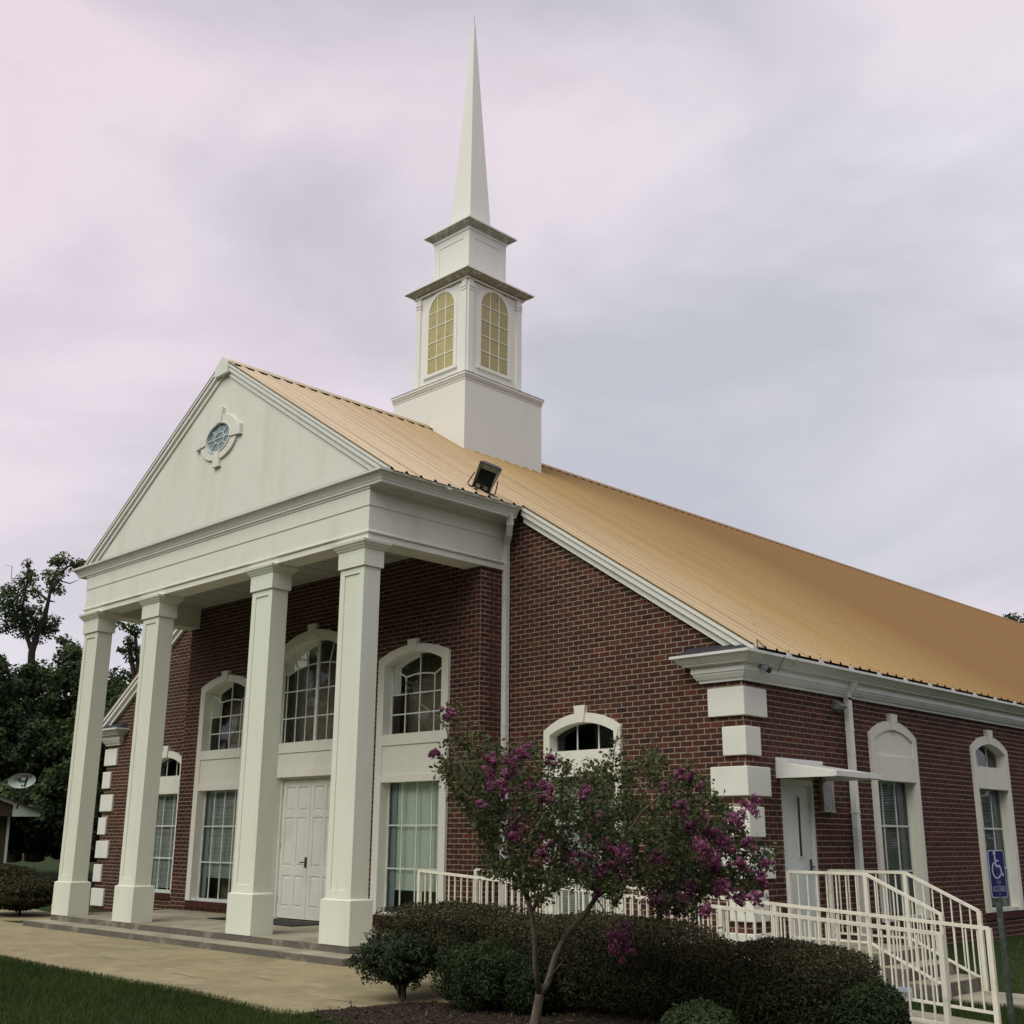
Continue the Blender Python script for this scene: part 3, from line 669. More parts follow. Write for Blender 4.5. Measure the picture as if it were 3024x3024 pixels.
# --- doorway unit
def door_unit():
    T = TF(EY); c = XC; s = MB(); pr = .05; d = .17; bb = 1.12; a = 1.30
    for sg in (-1, 1):
        x0, x1 = sorted((c+sg*bb, c+sg*a)); s.box(x0, x1, .2, 4.98, -d, pr, T=lambda u, v, w: T(u, v, w))
        s.prism([(x0, 4.98), (x1, 4.98), (x1, 5.08), (x0, 5.08)], T, -d, pr-.002)
        x0, x1 = sorted((c+sg*.93, c+sg*bb)); s.box(x0, x1, .2, 2.76, -d, pr-.002, T=lambda u, v, w: T(u, v, w))
    arch_ring(s, T, c, a, 5.08, 5.52, bb, 4.98, 5.33, -d, pr)
    s.prism([(c-bb, 3.21), (c+bb, 3.21), (c+bb, 3.40), (c-bb, 3.40)], T, -d, pr-.001)
    s.prism([(c-bb, 2.76), (c+bb, 2.76), (c+bb, 2.90), (c-bb, 2.90)], T, -d, pr-.001)
    s.prism([(c-bb, 2.90), (c+bb, 2.90), (c+bb, 3.21), (c-bb, 3.21)], T, -d, pr-.024)
    win = s.build('doorway_surround', M['stucco'], church)
    keystone(win, T, c, 5.40, 5.625, .18, .27, pr+.03)
    gw = -d+.02; m = MB(); mw = .024
    us = [c-1.12, c-1.0, c-.67, c-.345, c, c+.345, c+.67, c+1.0, c+1.12]
    zs = [3.40, 3.89, 4.41]
    J = {-1.0: 4.74, -.67: 4.835, -.345: 4.885, 0: 4.90, .345: 4.885, .67: 4.835, 1.0: 4.74}
    for z in zs[1:]: muntins(m, T, [((c-bb, z), (c+bb, z))], mw, gw-.005, gw+.013)
    for k, z in J.items():
        if k: muntins(m, T, [((c+k, 3.40), (c+k, z))], mw, gw-.006, gw+.012)
    ks = list(J.items())
    for (k0, z0), (k1, z1) in zip(ks[:-1], ks[1:]): muntins(m, T, [((c+k0, z0), (c+k1, z1))], mw, gw-.0055, gw+.0125)
    R = {-.345: (-.47, 5.29), -.67: (-.88, 5.12), -1.0: (-1.12, 4.80)}
    for k, (x, z) in R.items():
        for sg in (1, -1): muntins(m, T, [((c+sg*k, J[k]), (c+sg*x, z))], mw, gw-.0052, gw+.0122)
    m.prism([(c-.04, 3.40), (c+.04, 3.40), (c+.04, 5.325), (c-.04, 5.325)], T, gw-.01, gw+.03)
    m.prism([(c-bb, 3.40), (c+bb, 3.40), (c+bb, 3.43), (c-bb, 3.43)], T, gw-.0105, gw+.02)
    for u in (c-bb+.015, c+bb-.015): muntins(m, T, [((u, 3.40), (u, 4.98))], .03, gw-.01, gw+.018)
    m.build('muntin', M['frame'], win)
    for i in range(8):
        for j in range(2): pane(win, T, [(us[i], zs[j]), (us[i+1], zs[j]), (us[i+1], zs[j+1]), (us[i], zs[j+1])], gw)
    zt = {-1.12: 4.80, 1.12: 4.80}; zt.update(J); kk = sorted(zt)
    for k0, k1 in zip(kk[:-1], kk[1:]): pane(win, T, [(c+k0, 4.41), (c+k1, 4.41), (c+k1, zt[k1]), (c+k0, zt[k0])], gw)
    for sg in (1, -1):
        pane(win, T, [(c, 4.90), (c+sg*.345, 4.885), (c+sg*.47, 5.29), (c, 5.33)], gw)
        pane(win, T, [(c+sg*.345, 4.885), (c+sg*.67, 4.835), (c+sg*.88, 5.12), (c+sg*.68, 5.215), (c+sg*.47, 5.29)], gw)
        pane(win, T, [(c+sg*.67, 4.835), (c+sg*1.0, 4.74), (c+sg*1.12, 4.80), (c+sg*1.12, 4.98), (c+sg*.88, 5.12)], gw)
    # double door: two leaves, six raised panels each
    fr = MB(); w0, w1 = -d-.02, -.09
    fr.box(c-.93, c-.885, .2, 2.76, w0, w1+.02, T=lambda u, v, w: T(u, v, w)); fr.box(c+.885, c+.93, .2, 2.76, w0, w1+.02, T=lambda u, v, w: T(u, v, w)); fr.box(c-.885, c+.885, 2.715, 2.76, w0, w1+.02, T=lambda u, v, w: T(u, v, w))
    fr.build('door_frame', M['door'], church)
    for sg in (-1, 1):
        x0, x1 = sorted((c+sg*.004, c+sg*.883)); b = MB(); base = -.125
        b.box(x0, x1, .225, 2.71, base-.03, base, T=lambda u, v, w: T(u, v, w))
        xs = [x0, x0+.10, x0+.395, x0+.485, x1-.10, x1] ; xs = [x0, x0+.105, x0+.39, x0+.49, x1-.105, x1]
        zs_ = [.225, .42, .98, 1.14, 2.02, 2.14, 2.58, 2.71]
        for i in (0, 2, 4): b.box(xs[i], xs[i+1], zs_[0], zs_[-1], base, base+.014, T=lambda u, v, w: T(u, v, w))
        for i in (1, 3):
            for j in (0, 2, 4, 6): b.box(xs[i], xs[i+1], zs_[j], zs_[j+1], base+.0003, base+.0138, T=lambda u, v, w: T(u, v, w))
        leaf = b.build('door', M['door'], church)
        for i in (1, 3):
            for j in (1, 3, 5):
                q = MB(); g = .03; X0, X1, Z0, Z1 = xs[i]+g, xs[i+1]-g, zs_[j]+g, zs_[j+1]-g; e = .018
                vs = [T(x, z, base+.0005) for x, z in ((X0, Z0), (X1, Z0), (X1, Z1), (X0, Z1))]+[T(x, z, base+.012) for x, z in ((X0+e, Z0+e), (X1-e, Z0+e), (X1-e, Z1-e), (X0+e, Z1-e))]
                q.add(vs, [(4, 5, 6, 7), (0, 1, 5, 4), (1, 2, 6, 5), (2, 3, 7, 6), (3, 0, 4, 7)]); q.build('door_panel', M['door'], leaf)
        if sg < 0:
            h = MB(); h.box(c-.075, c-.02, 1.13, 1.31, base+.014, base+.03, T=lambda u, v, w: T(u, v, w))
            h.tube([T(c-.048, 1.22, base+.03), T(c-.048, 1.22, base+.07), T(c-.16, 1.215, base+.075)], .011, 8); h.build('door_handle', M['dark_metal'], leaf)
            hg = MB()
            for z in (.5, 1.45, 2.45): hg.box(c-.895, c-.872, z, z+.11, base+.01, base+.022, T=lambda u, v, w: T(u, v, w))
            hg.build('hinge', M['grey_metal'], leaf)
door_unit()

# --- side door
def side_door():
    T = TS(-.05); fr = MB(); B = lambda u, v, w: T(u, v, w)
    fr.box(.885, .935, .30, 2.50, -.14, -.01, T=B); fr.box(1.75, 1.80, .30, 2.50, -.14, -.01, T=B); fr.box(.935, 1.75, 2.42, 2.50, -.14, -.01, T=B)
    f = fr.build('door_frame', M['sidedoor'], church)
    b = MB(); b.box(.937, 1.748, .31, 2.418, -.11, -.065, T=B); leaf = b.build('door', M['sidedoor'], church)
    q = MB(); q.box(1.375, 1.395, 1.42, 2.28, -.066, -.052, T=B); q.box(1.47, 1.49, 1.42, 2.28, -.066, -.052, T=B); q.box(1.395, 1.47, 1.42, 1.44, -.066, -.052, T=B); q.box(1.395, 1.47, 2.26, 2.28, -.066, -.052, T=B)
    q.build('door_window_frame', M['sidedoor'], leaf)
    q = MB(); q.box(1.395, 1.47, 1.44, 2.26, -.068, -.06, T=B); q.build('door_window_glass', M['darkglass'], leaf)
    q = MB(); q.box(1.665, 1.705, 1.23, 1.40, -.066, -.05, T=B); q.tube([T(1.685, 1.30, -.05), T(1.685, 1.30, .0), T(1.58, 1.295, .005)], .011, 8); q.build('door_handle', M['dark_metal'], leaf)
    # canopy over it
    c = MB()
    for y in (.79, 2.04):
        c.prism([(-.05, 2.50), (.88, 2.50), (.88, 2.56), (-.05, 2.73)], lambda u, v, w: (u, w, v), y, y+.02)
    c.box(.86, .895, .785, 2.065, 2.505, 2.575)
    c.add([(-.048, .80, 2.735), (.87, .80, 2.575), (.87, 2.05, 2.575), (-.048, 2.05, 2.735), (-.048, .80, 2.715), (.87, .80, 2.555), (.87, 2.05, 2.555), (-.048, 2.05, 2.715)], [(0, 1, 2, 3), (7, 6, 5, 4), (0, 4, 5, 1), (3, 2, 6, 7)])
    can = c.build('door_canopy', M['gutter'], church)
    f = MB(); f.box(-.049, -.03, .79, 2.06, 2.735, 2.79)
    for i in range(5): f.tube([(-.03, .9+i*.27, 2.765), (-.02, .9+i*.27, 2.765)], .012, 6)
    f.build('flashing', M['gutter'], can)
side_door()

# ---------------------------------------------------------------- porch: floor, steps, ceiling, columns, entablature
ps = MB(); ps.box(-13.97, -4.655, -3.02, EY-.0, -.05, .2); floor_o = struct(ps.build('porch_floor', M['step']))
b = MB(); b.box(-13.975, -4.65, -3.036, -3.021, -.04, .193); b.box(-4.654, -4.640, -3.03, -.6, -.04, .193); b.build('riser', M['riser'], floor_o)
ls = MB(); ls.box(-14.16, -4.20, -3.47, -3.037, -.05, .10); ls.box(-4.638, -4.20, -3.036, -2.2, -.05, .10); low = struct(ls.build('porch_step', M['step']))
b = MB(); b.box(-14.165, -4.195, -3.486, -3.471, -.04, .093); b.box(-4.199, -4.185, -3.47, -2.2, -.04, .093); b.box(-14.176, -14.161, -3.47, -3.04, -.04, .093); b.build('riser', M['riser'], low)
o = MB().box(-10.95, -8.25, -1.45, -.62, .2005, .215).build('door_mat', M['mat']); tag(o, 'black rubber mat on the porch floor in front of the double doors', 'door mat')

# ceiling tiles
cb = MB(); cb.box(-13.7, -4.9, -2.62, EY, 6.505, 6.54); ceil = cb.build('porch_ceiling', M['joint'], church)
for i in range(15):
    for j in range(2):
        x0 = -13.7+i*.587; y0 = -2.62+j*1.02
        q = MB(); q.box(x0+.014, x0+.573, y0+.014, y0+1.006, 6.485, 6.504); q.build('ceiling_tile', M['tile'], ceil)

# columns
def column(cx):
    root = MB(); y0 = -3.044
    # shaft with raised border round a recessed front panel
    root.box(cx-.295, cx+.295, y0+.062, y0+.355, .825, 5.665)
    for a, c, z0, z1 in ((cx-.295, cx-.185, .825, 5.665), (cx+.185, cx+.295, .825, 5.665), (cx-.185, cx+.185, .825, .93), (cx-.185, cx+.185, 5.56, 5.665)):
        root.box(a, c, y0+.042, y0+.0615, z0, z1)
    sh = root.build('column', M['column'], church)
    p = MB(); p.box(cx-.35, cx+.35, y0, y0+.41, .2, .80); p.sweep([(0, .80), (-.055, .826), (-.055, .80)], [(cx-.35, y0), (cx+.35, y0), (cx+.35, y0+.41), (cx-.35, y0+.41)], closed=True)
    p.build('plinth', M['column'], sh)
    k = MB(); sq = [(cx-.295, y0+.04), (cx+.295, y0+.04), (cx+.295, y0+.365), (cx-.295, y0+.365)]
    k.sweep([(0, 5.665), (.03, 5.665), (.03, 5.93), (.04, 5.93), (.055, 5.95), (.06, 5.97), (.075, 5.975), (.095, 6.01), (.112, 6.02), (.118, 6.058), (0, 6.058)], sq, closed=True)
    k.build('capital', M['column'], sh)
    return sh
for dx in (-4.31, -1.864, 1.864, 4.31): column(XR+dx)

# entablature beams
EX = 4.685     # half width of the entablature about XR
XE0, XE1 = XR-EX, XR+EX; YE = -3.017
e = MB()
e.box(XE0, XE1, YE, -2.62, 6.062, 6.87)
e.box(XE1-.45, XE1, -2.6195, .05, 6.0625, 6.869); e.box(XE0, XE0+.45, -2.6195, .05, 6.0625, 6.869)
ent = e.build('entablature', M['stucco'], church)
g = MB(); pth = [(XE0, .05), (XE0, YE), (XE1, YE), (XE1, .05)]
g.sweep([(.001, 6.165), (.022, 6.165), (.030, 6.175), (.030, 6.195), (.012, 6.205), (.001, 6.215)], pth)
g.sweep([(.001, 6.60), (.014, 6.60), (.014, 6.868), (.001, 6.868)], pth)
g.build('frieze_moulding', M['stucco'], ent)
# cornice: front shelf and deep side eaves with gutter
PXR = -4.16; PXL = 2*XR-PXR; PY = -3.196
c1 = MB()
c1.sweep([(.0, 6.862), (.03, 6.862), (.035, 6.885), (.05, 6.90), (.05, 6.915), (0, 6.915)], [(XE0, .045), (XE0, YE), (XE1, YE), (XE1, .045)])
CI = .12
cpath = [(PXL+CI, -.12), (PXL+CI, PY+CI), (PXR-CI, PY+CI), (PXR-CI, -.12)]
c1.sweep([(-.05, 6.90), (.0, 6.90), (.0, 6.935), (.012, 6.94), (.02, 6.965), (.06, 7.02), (.075, 7.03), (.075, 7.042), (.118, 7.046), (.12, 7.079), (.03, 7.082), (-.10, 7.082)], cpath)
c1.build('cornice', M['trim'], ent)
for a_, c_ in ((XE1+.002, PXR-CI-.002), (PXL+CI+.002, XE0-.002)):
    s_ = MB(); s_.box(a_, c_, PY+CI+.002, -.125, 6.902, 6.93); s_.build('soffit', M['soffit'], ent)
g_ = MB(); g_.box(PXL+.02, PXR-.02, PY+.02, PY+.2, 7.083, 7.092); g_.build('drip_flashing', M['shingle'], ent)
# tympanum
t = MB(); t.prism([(PXL+.25, 7.05), (PXR-.25, 7.05), (XR, ZR-.14)], TF(-2.90), -.12, 0.0); tym = t.build('tympanum', M['stucco'], church)
RY = -2.985
def rake(zmin, y_back, offs, name, par, sg, xmax, xtop=0.0, m='trim'):
    """raking cornice: bands between vertical offsets below the roof surface, cut level at zmin"""
    b = MB()
    for (o0, o1, yf) in offs:
        P = []
        for o, lo in ((o0, True), (o0, False), (o1, False), (o1, True)):
            h = min(xmax, (ZR-o-zmin)/SL) if lo else xtop
            P.append((XR+sg*h, ZR-SL*h-o))
        b.prism(P, lambda u, v, w: (u, w, v), yf, y_back)
    return b.build(name, M[m], par)
for sg_ in (1, -1): rake(7.093, -2.89, [(-.01, .035, RY-.012), (.035, .13, RY+.010), (.13, .15, RY+.03), (.15, .245, RY+.05)], 'raking_cornice', church, sg_, 5.13)
# apex cap of the ridge roll
a = MB(); a.prism([(XR-.25, ZR-.29), (XR-.24, ZR-.10), (XR-.03, ZR+.06), (XR+.03, ZR+.06), (XR+.20, ZR-.08), (XR+.20, ZR-.28)], lambda u, v, w: (u, w, v), RY-.03, RY+.12); a.build('ridge_end_cap', M['trim'], church)
# main gable rakes
for sg_ in (1, -1): rake(4.195, .05, [(-.01, .045, -.12), (.045, .15, -.09), (.15, .175, -.06), (.175, .27, -.03)], 'raking_cornice', church, sg_, 9.56, xtop=5.10)

# round window of the pediment
def round_window():
    c = (-9.36, 8.87); T = TF(-2.90); b = MB(); n = 44; E = .69     # oval: height / width
    P = lambda r, a_: (c[0]+r*math.cos(a_), c[1]+r*E*math.sin(a_))
    def ring(mb, r0, r1, w0, w1):
        for i in range(n):
            a0, a1 = 2*math.pi*i/n, 2*math.pi*(i+1)/n; mb.prism([P(r0, a0), P(r1, a0), P(r1, a1), P(r0, a1)], T, w0, w1)
    ring(b, .43, .63, -.01, .045)
    for pts in ([(.40, -.07), (.76, -.10), (.76, .10), (.40, .07)], [(-.40, -.07), (-.76, -.10), (-.76, .10), (-.40, .07)]):
        b.prism([(c[0]+x, c[1]+y) for x, y in pts], T, -.01, .07)
    for sg in (1, -1): b.prism([(c[0]+x, c[1]+sg*y) for x, y in ((-.08, .285), (.08, .285), (.11, .58), (-.11, .58))], T, -.01, .07)
    w = b.build('oval_window', M['stucco'], church)
    f = MB(); ring(f, .395, .4295, -.01, .06); f2 = MB(); ring(f2, .155, .175, .010, .024)
    for k in range(8):
        a_ = k*math.pi/4
        if k % 4 == 0: muntins(f2, T, [((c[0], c[1]), P(.40, a_))], .018, .010, .025)
        else: muntins(f2, T, [(P(.17, a_), P(.40, a_))], .016, .010, .0235)
    f.build('window_frame', M['frame'], w); f2.build('muntin', M['frame'], w)
    gl_ = mat('pale_blue_glass', (.24, .33, .35), .12, .6, var=((.16, .24, .28)), nscale=5)
    for k in range(8):
        a0, a1 = k*math.pi/4+.02, (k+1)*math.pi/4-.02; q = MB()
        q.poly([T(u, v, .008) for u, v in [P(.17, t_) for t_ in np.linspace(a0, a1, 5)]+[P(.394, t_) for t_ in np.linspace(a1, a0, 5)]]); q.build('pane', gl_, w)
    for s0 in (0, math.pi):
        q = MB(); q.poly([T(*P(.154, t_), .0085) for t_ in np.linspace(s0+.05, s0+math.pi-.05, 12)]); q.build('pane', gl_, w)
round_window()

# --- main cornice with gutter, returning on the front
PROF = [(0, 3.80), (.045, 3.80), (.05, 3.83), (.075, 3.845), (.11, 3.90), (.115, 3.925), (.13, 3.93), (.13, 4.015), (.14, 4.03), (.215, 4.035), (.22, 4.055), (.235, 4.06), (.26, 4.085), (.305, 4.13), (.315, 4.14), (.345, 4.145), (.345, 4.182), (.29, 4.186), (0, 4.186)]
def main_cornice(sg):
    X = lambda x: x if sg > 0 else 2*XC-x
    path = [(-.69, .28), (-.69, .05), (-.05, .05), (-.05, 36.0)]
    path = [(X(x), y) for x, y in path]
    if sg < 0: path = path[::-1]
    b = MB(); b.sweep(PROF, path); c = b.build('eaves_cornice', M['gutter'], church)
    s_ = MB(); P = [(X(-.98), 4.188), (X(.24), 4.188), (X(-.12), 4.19+.13), (X(-.86), 4.19+.13)]
    vs = [(X(-.98), -.26, 4.188), (X(.27), -.26, 4.188), (X(.27), .05, 4.188), (X(-.98), .05, 4.188), (X(-.90), .04, 4.33), (X(-.10), .04, 4.33)]
    s_.add(vs, [(0, 1, 5, 4), (0, 4, 3), (1, 2, 5)]); s_.build('return_flashing', M['shingle'], c)
main_cornice(1); main_cornice(-1)
b = MB()
for y in (.95, 4.1, 7.2, 10.3): b.sweep([(o_+.003, z_) for o_, z_ in PROF[11:17]], [(-.05, y), (-.05, y+.012)], caps=False)
b.build('gutter_joint', M['mildew'], church)

# --- downspouts
def downspout(path, name='downspout', w=.10, d=.085):
    b = MB(); 
    for a_, c_ in zip(path[:-1], path[1:]):
        a_, c_ = Vector(a_), Vector(c_); dd = (c_-a_).normalized()*.02
        b.bar(a_-dd, c_+dd, w, d)
    o = b.build(name, M['gutter'], church)
    s_ = MB()
    p0, p1 = path[-2], path[-1]
    n = 3
    for i in range(n):
        z = p1[2]+(p0[2]-p1[2])*(i+.6)/n; s_.box(p1[0]-w/2-.006, p1[0]+w/2+.006, p1[1]-d/2-.006, p1[1]+d/2+.006, z, z+.03)
    s_.build('strap', M['gutter'], o)
downspout([(-4.30, -.26, 6.93), (-4.31, -.25, 6.78), (-4.40, -.18, 6.64), (-4.585, -.05, 6.52), (-4.61, -.035, 6.40), (-4.61, -.035, .05)])
downspout([(.13, 2.885, 4.04), (.12, 2.88, 3.99), (.02, 2.85, 3.86), (.02, 2.845, 3.78), (.02, 2.845, .1)], w=.085, d=.11)

# ---------------------------------------------------------------- roof
def roof_slope(sg):
    base = MB(); base.box(0, 1, 0, 1, 0, 1)
    root = MB()
    # thin deck under the sheets
    for y0, y1, xe in ((RY+.01, -.10, 4.95), (-.10, 36.0, 9.42)):
        x0, x1 = XR, XR+sg*xe
        root.add([(x0, y0, ZR-.03), (x1, y0, ZR-.03-SL*xe), (x1, y1, ZR-.03-SL*xe), (x0, y1, ZR-.03), (x0, y0, ZR-.05), (x1, y0, ZR-.05-SL*xe), (x1, y1, ZR-.05-SL*xe), (x0, y1, ZR-.05)],
                 [(0, 1, 2, 3), (7, 6, 5, 4), (0, 4, 5, 1), (1, 5, 6, 2), (2, 6, 7, 3), (3, 7, 4, 0)])
    deck = root.build('roof', M['interior'], church)
    rib = .296; pw = rib*3; y = RY-.01; k = 0
    seal = MB(); clos = MB()
    while y < 36.0:
        porch = y+pw < -.05 or y < -.2
        y1 = y+pw
        if y < -.12 < y1: y1 = -.12
        xe = 5.17 if y < -.13 else 9.58
        prof = []; q = 0.0; L_ = y1-y
        while q < L_-1e-4:
            for dy, h in ((0, .042), (.014, .042), (.050, .004), (.115, .004), (.125, .012), (.145, .004), (.185, .004), (.20, .012), (.215, .004), (.258, .004), (.282, .042)):
                if q+dy <= L_-.012: prof.append((y+q+dy, h))
            q += rib
        prof.append((y1, .042))
        b = MB(); n = len(prof); vs = []
        for xx in (0.02, xe):
            for (py, h) in prof: vs.append((XR+sg*xx, py, ZR+.012+h-SL*xx))
        for i in range(n-1):
            hm = (prof[i][1]+prof[i+1][1])/2; b.add([vs[i], vs[i+1], vs[n+i+1], vs[n+i]], [(0, 1, 2, 3)], tone=1.0 if hm > .03 else (.15 if hm > .015 else .5))  # rib highlights and shaded flanks painted into the face tone
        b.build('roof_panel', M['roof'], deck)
        # foam closures under the sheet at the eave, open at each lap where sealant shows
        for i in range(n-1):
            xx = xe-.03; z = ZR-.03-SL*xx
            clos.add([(XR+sg*xx, prof[i][0], z), (XR+sg*xx, prof[i+1][0], z), (XR+sg*xx, prof[i+1][0], ZR+.011+prof[i+1][1]-SL*xx), (XR+sg*xx, prof[i][0], ZR+.011+prof[i][1]-SL*xx)], [(0, 1, 2, 3)])
        if sg > 0:
            xx = xe+.0
            if y > -.2: seal.prism([(y-.03, ZR-.035-SL*xx), (y+.10, ZR-.035-SL*xx), (y+.08, ZR-.008-SL*xx), (y-.0, ZR+.035-SL*xx), (y-.03, ZR+.03-SL*xx)], TS(XR+sg*xx), -.02, .012)
            elif k % 1 == 0: seal.prism([(y+.27, ZR-.045-SL*xx), (y+.36, ZR-.045-SL*xx), (y+.345, ZR-.02-SL*xx), (y+.29, ZR-.02-SL*xx)], TS(XR+sg*xx), -.02, .012) if k % 2 else None
        k += 1; y = y1
    clos.build('eave_closure', M['black'], deck)
    if seal.f: seal.build('lap_sealant', M['tan_seal'], deck)
    # ridge flashing: flat wing resting on the ribs, black painted-shadow strip set back beneath
    for (ya, yb) in ((RY-.02, 2.17), (4.6, 36.0)):
        r_ = MB(); xx0, xx1 = 0.0, .20
        r_.add([(XR, ya, ZR+.075), (XR+sg*xx1, ya, ZR+.060-SL*xx1), (XR+sg*xx1, yb, ZR+.060-SL*xx1), (XR, yb, ZR+.075), (XR, ya, ZR+.07), (XR+sg*xx1, ya, ZR+.055-SL*xx1), (XR+sg*xx1, yb, ZR+.055-SL*xx1), (XR, yb, ZR+.07)],
               [(0, 1, 2, 3), (7, 6, 5, 4), (0, 4, 5, 1), (1, 5, 6, 2), (2, 6, 7, 3)])
        r_.build('ridge_cap', M['roof'], deck)
        c_ = MB(); x = .17; c_.add([(XR+sg*x, ya+.02, ZR-.02-SL*x), (XR+sg*x, yb, ZR-.02-SL*x), (XR+sg*x, yb, ZR+.05-SL*x), (XR+sg*x, ya+.02, ZR+.05-SL*x)], [(0, 1, 2, 3)]); c_.build('ridge_gap_shadow', M['black'], deck)
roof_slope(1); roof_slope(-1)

# ---------------------------------------------------------------- steeple
SY = 3.38
def sq(h): return [(XR-h, SY-h), (XR+h, SY-h), (XR+h, SY+h), (XR-h, SY+h)]
st = MB(); st.box(XR-1.204, XR+1.204, SY-1.204, SY+1.204, 9.3, 11.29); steeple = st.build('steeple', M['steeple'], church)
b = MB(); b.sweep([(0, 11.24), (.012, 11.24), (.012, 11.30), (.02, 11.31), (.03, 11.345), (.045, 11.35), (.045, 11.41), (-.30, 11.46)], sq(1.204), closed=True); b.build('base_cornice', M['steeple'], steeple)
b = MB(); b.sweep([(.0125, 11.275), (.019, 11.275), (.019, 11.29), (.0125, 11.29)], sq(1.204), closed=True); b.sweep([(.0455, 11.395), (.05, 11.395), (.05, 11.418), (.0455, 11.418)], sq(1.204), closed=True); b.build('dark_line', M['mildew'], steeple)  # thin dark lines along the edges of the base ledge
# belfry stage with arched windows
BH2 = .90; zb0, zb1 = 11.41, 13.92
b = MB(); b.box(XR-BH2+.045, XR+BH2-.045, SY-BH2+.045, SY+BH2-.045, zb0, zb1)
belf = b
faces = [lambda u, v, w: (XR+u, SY-BH2+.045-w, v), lambda u, v, w: (XR+BH2-.045+w, SY+u, v), lambda u, v, w: (XR-u, SY+BH2-.045+w, v), lambda u, v, w: (XR-BH2+.045-w, SY-u, v)]
for T in faces:
    for sg in (-1, 1):
        x0, x1 = sorted((sg*.70, sg*(.8548))); belf.prism([(x0, zb0+.02), (x1, zb0+.02), (x1, zb1-.002), (x0, zb1-.002)], T, -.01, .045)
        x0, x1 = sorted((sg*.68, sg*(.8549))); belf.prism([(x0, 13.62), (x1, 13.62), (x1, 13.66), (x0, 13.66)], T, -.01, .058); belf.prism([(x0, 13.69), (x1, 13.69), (x1, 13.78), (x0, 13.78)], T, -.01, .064)
        # moulded band round the opening
        x0, x1 = sorted((sg*.43, sg*.53)); belf.prism([(x0, 11.85), (x1, 11.85), (x1, 13.37), (x0, 13.37)], T, -.01, .02)
    O = [(.53*math.sin(t), 13.37+.53*math.cos(t)) for t in np.linspace(-math.pi/2, math.pi/2, 19)]; I = [(.43*math.sin(t), 13.37+.43*math.cos(t)) for t in np.linspace(-math.pi/2, math.pi/2, 19)]
    for i in range(18): belf.prism([I[i], I[i+1], O[i+1], O[i]], T, -.01, .02)
    belf.prism([(-.56, 11.79), (.56, 11.79), (.56, 11.85), (-.56, 11.85)], T, -.01, .06)
    belf.prism([(-.70, 13.885), (.70, 13.885), (.70, 13.918), (-.70, 13.918)], T, -.01, .03)
belf.build('belfry', M['steeple'], steeple)
dk = MB()
for T in faces:
    for x0, x1 in ((-.66, -.05), (.05, .66)): dk.prism([(x0, 13.868), (x1, 13.868), (x1, 13.884), (x0, 13.884)], T, .0, .028)  # painted shadow strips under the belfry cornice, drawn in the mildew colour
dk.build('dark_line', M['mildew'], steeple)
wm = MB()
for fi, T in enumerate(faces):
    us = [-.43, -.143, .143, .43]; zs = [11.85, 12.25, 12.63, 13.01, 13.38]
    for u in us[1:-1]: muntins(wm, T, [((u, 11.85), (u, 13.37+math.sqrt(.43**2-u*u)))], .02, .004, .016)
    for z in zs[1:]: muntins(wm, T, [((-.43, z), (.43, z))], .02, .005, .017)
    for i in range(3):
        for j in range(5):
            if j < 4: P = [(us[i], zs[j]), (us[i+1], zs[j]), (us[i+1], zs[j+1]), (us[i], zs[j+1])]
            else:
                xs = np.linspace(us[i], us[i+1], 6); P = [(us[i], zs[4]), (us[i+1], zs[4])]+[(x, 13.37+math.sqrt(max(0, .43**2-x*x))) for x in xs[::-1]]
                if i == 2: P = [p for k_, p in enumerate(P) if k_ != 2]
                if i == 0: P = P[:-1]
            q = MB(); q.poly([T(u, v, .004) for u, v in P], tone=random.random()*.5+(.3 if fi == 0 else 0)); q.build('window_panel', M['belfry_pane'], steeple)
wm.build('muntin', M['steeple'], steeple)
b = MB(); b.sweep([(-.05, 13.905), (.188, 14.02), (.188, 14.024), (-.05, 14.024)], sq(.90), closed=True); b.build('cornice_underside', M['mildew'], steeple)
b = MB(); b.sweep([(-.01, 13.88), (.025, 13.88), (.025, 13.904), (-.01, 13.904)], sq(.90), closed=True); b.sweep([(.186, 14.018), (.192, 14.018), (.192, 14.05), (-.31, 14.10), (-.31, 14.026)], sq(.90), closed=True); b.build('cornice', M['steeple'], steeple)
b = MB(); b.box(XR-.592, XR+.592, SY-.592, SY+.592, 14.05, 15.40)
for T in [lambda u, v, w: (XR+u, SY-.592-w, v), lambda u, v, w: (XR+.592+w, SY+u, v), lambda u, v, w: (XR-u, SY+.592+w, v), lambda u, v, w: (XR-.592-w, SY-u, v)]:
    for P in ([(-.6055, 14.05), (-.42, 14.05), (-.42, 15.39), (-.6055, 15.39)], [(.42, 14.05), (.6055, 14.05), (.6055, 15.39), (.42, 15.39)], [(-.42, 15.17), (.42, 15.17), (.42, 15.388), (-.42, 15.388)], [(-.42, 14.05), (.42, 14.05), (.42, 14.25), (-.42, 14.25)]): b.prism(P, T, -.005, .014)
b.build('upper_stage', M['steeple'], steeple)
b = MB(); b.sweep([(0, 15.345), (.02, 15.345), (.025, 15.40), (-.05, 15.40)], sq(.608), closed=True); b.sweep([(.184, 15.505), (.19, 15.505), (.19, 15.54), (-.30, 15.60), (-.30, 15.512)], sq(.608), closed=True); b.build('cornice', M['steeple'], steeple)
b = MB(); b.sweep([(-.04, 15.402), (.03, 15.402), (.186, 15.506), (.186, 15.511), (-.04, 15.511)], sq(.608), closed=True); b.build('cornice_underside', M['mildew'], steeple)
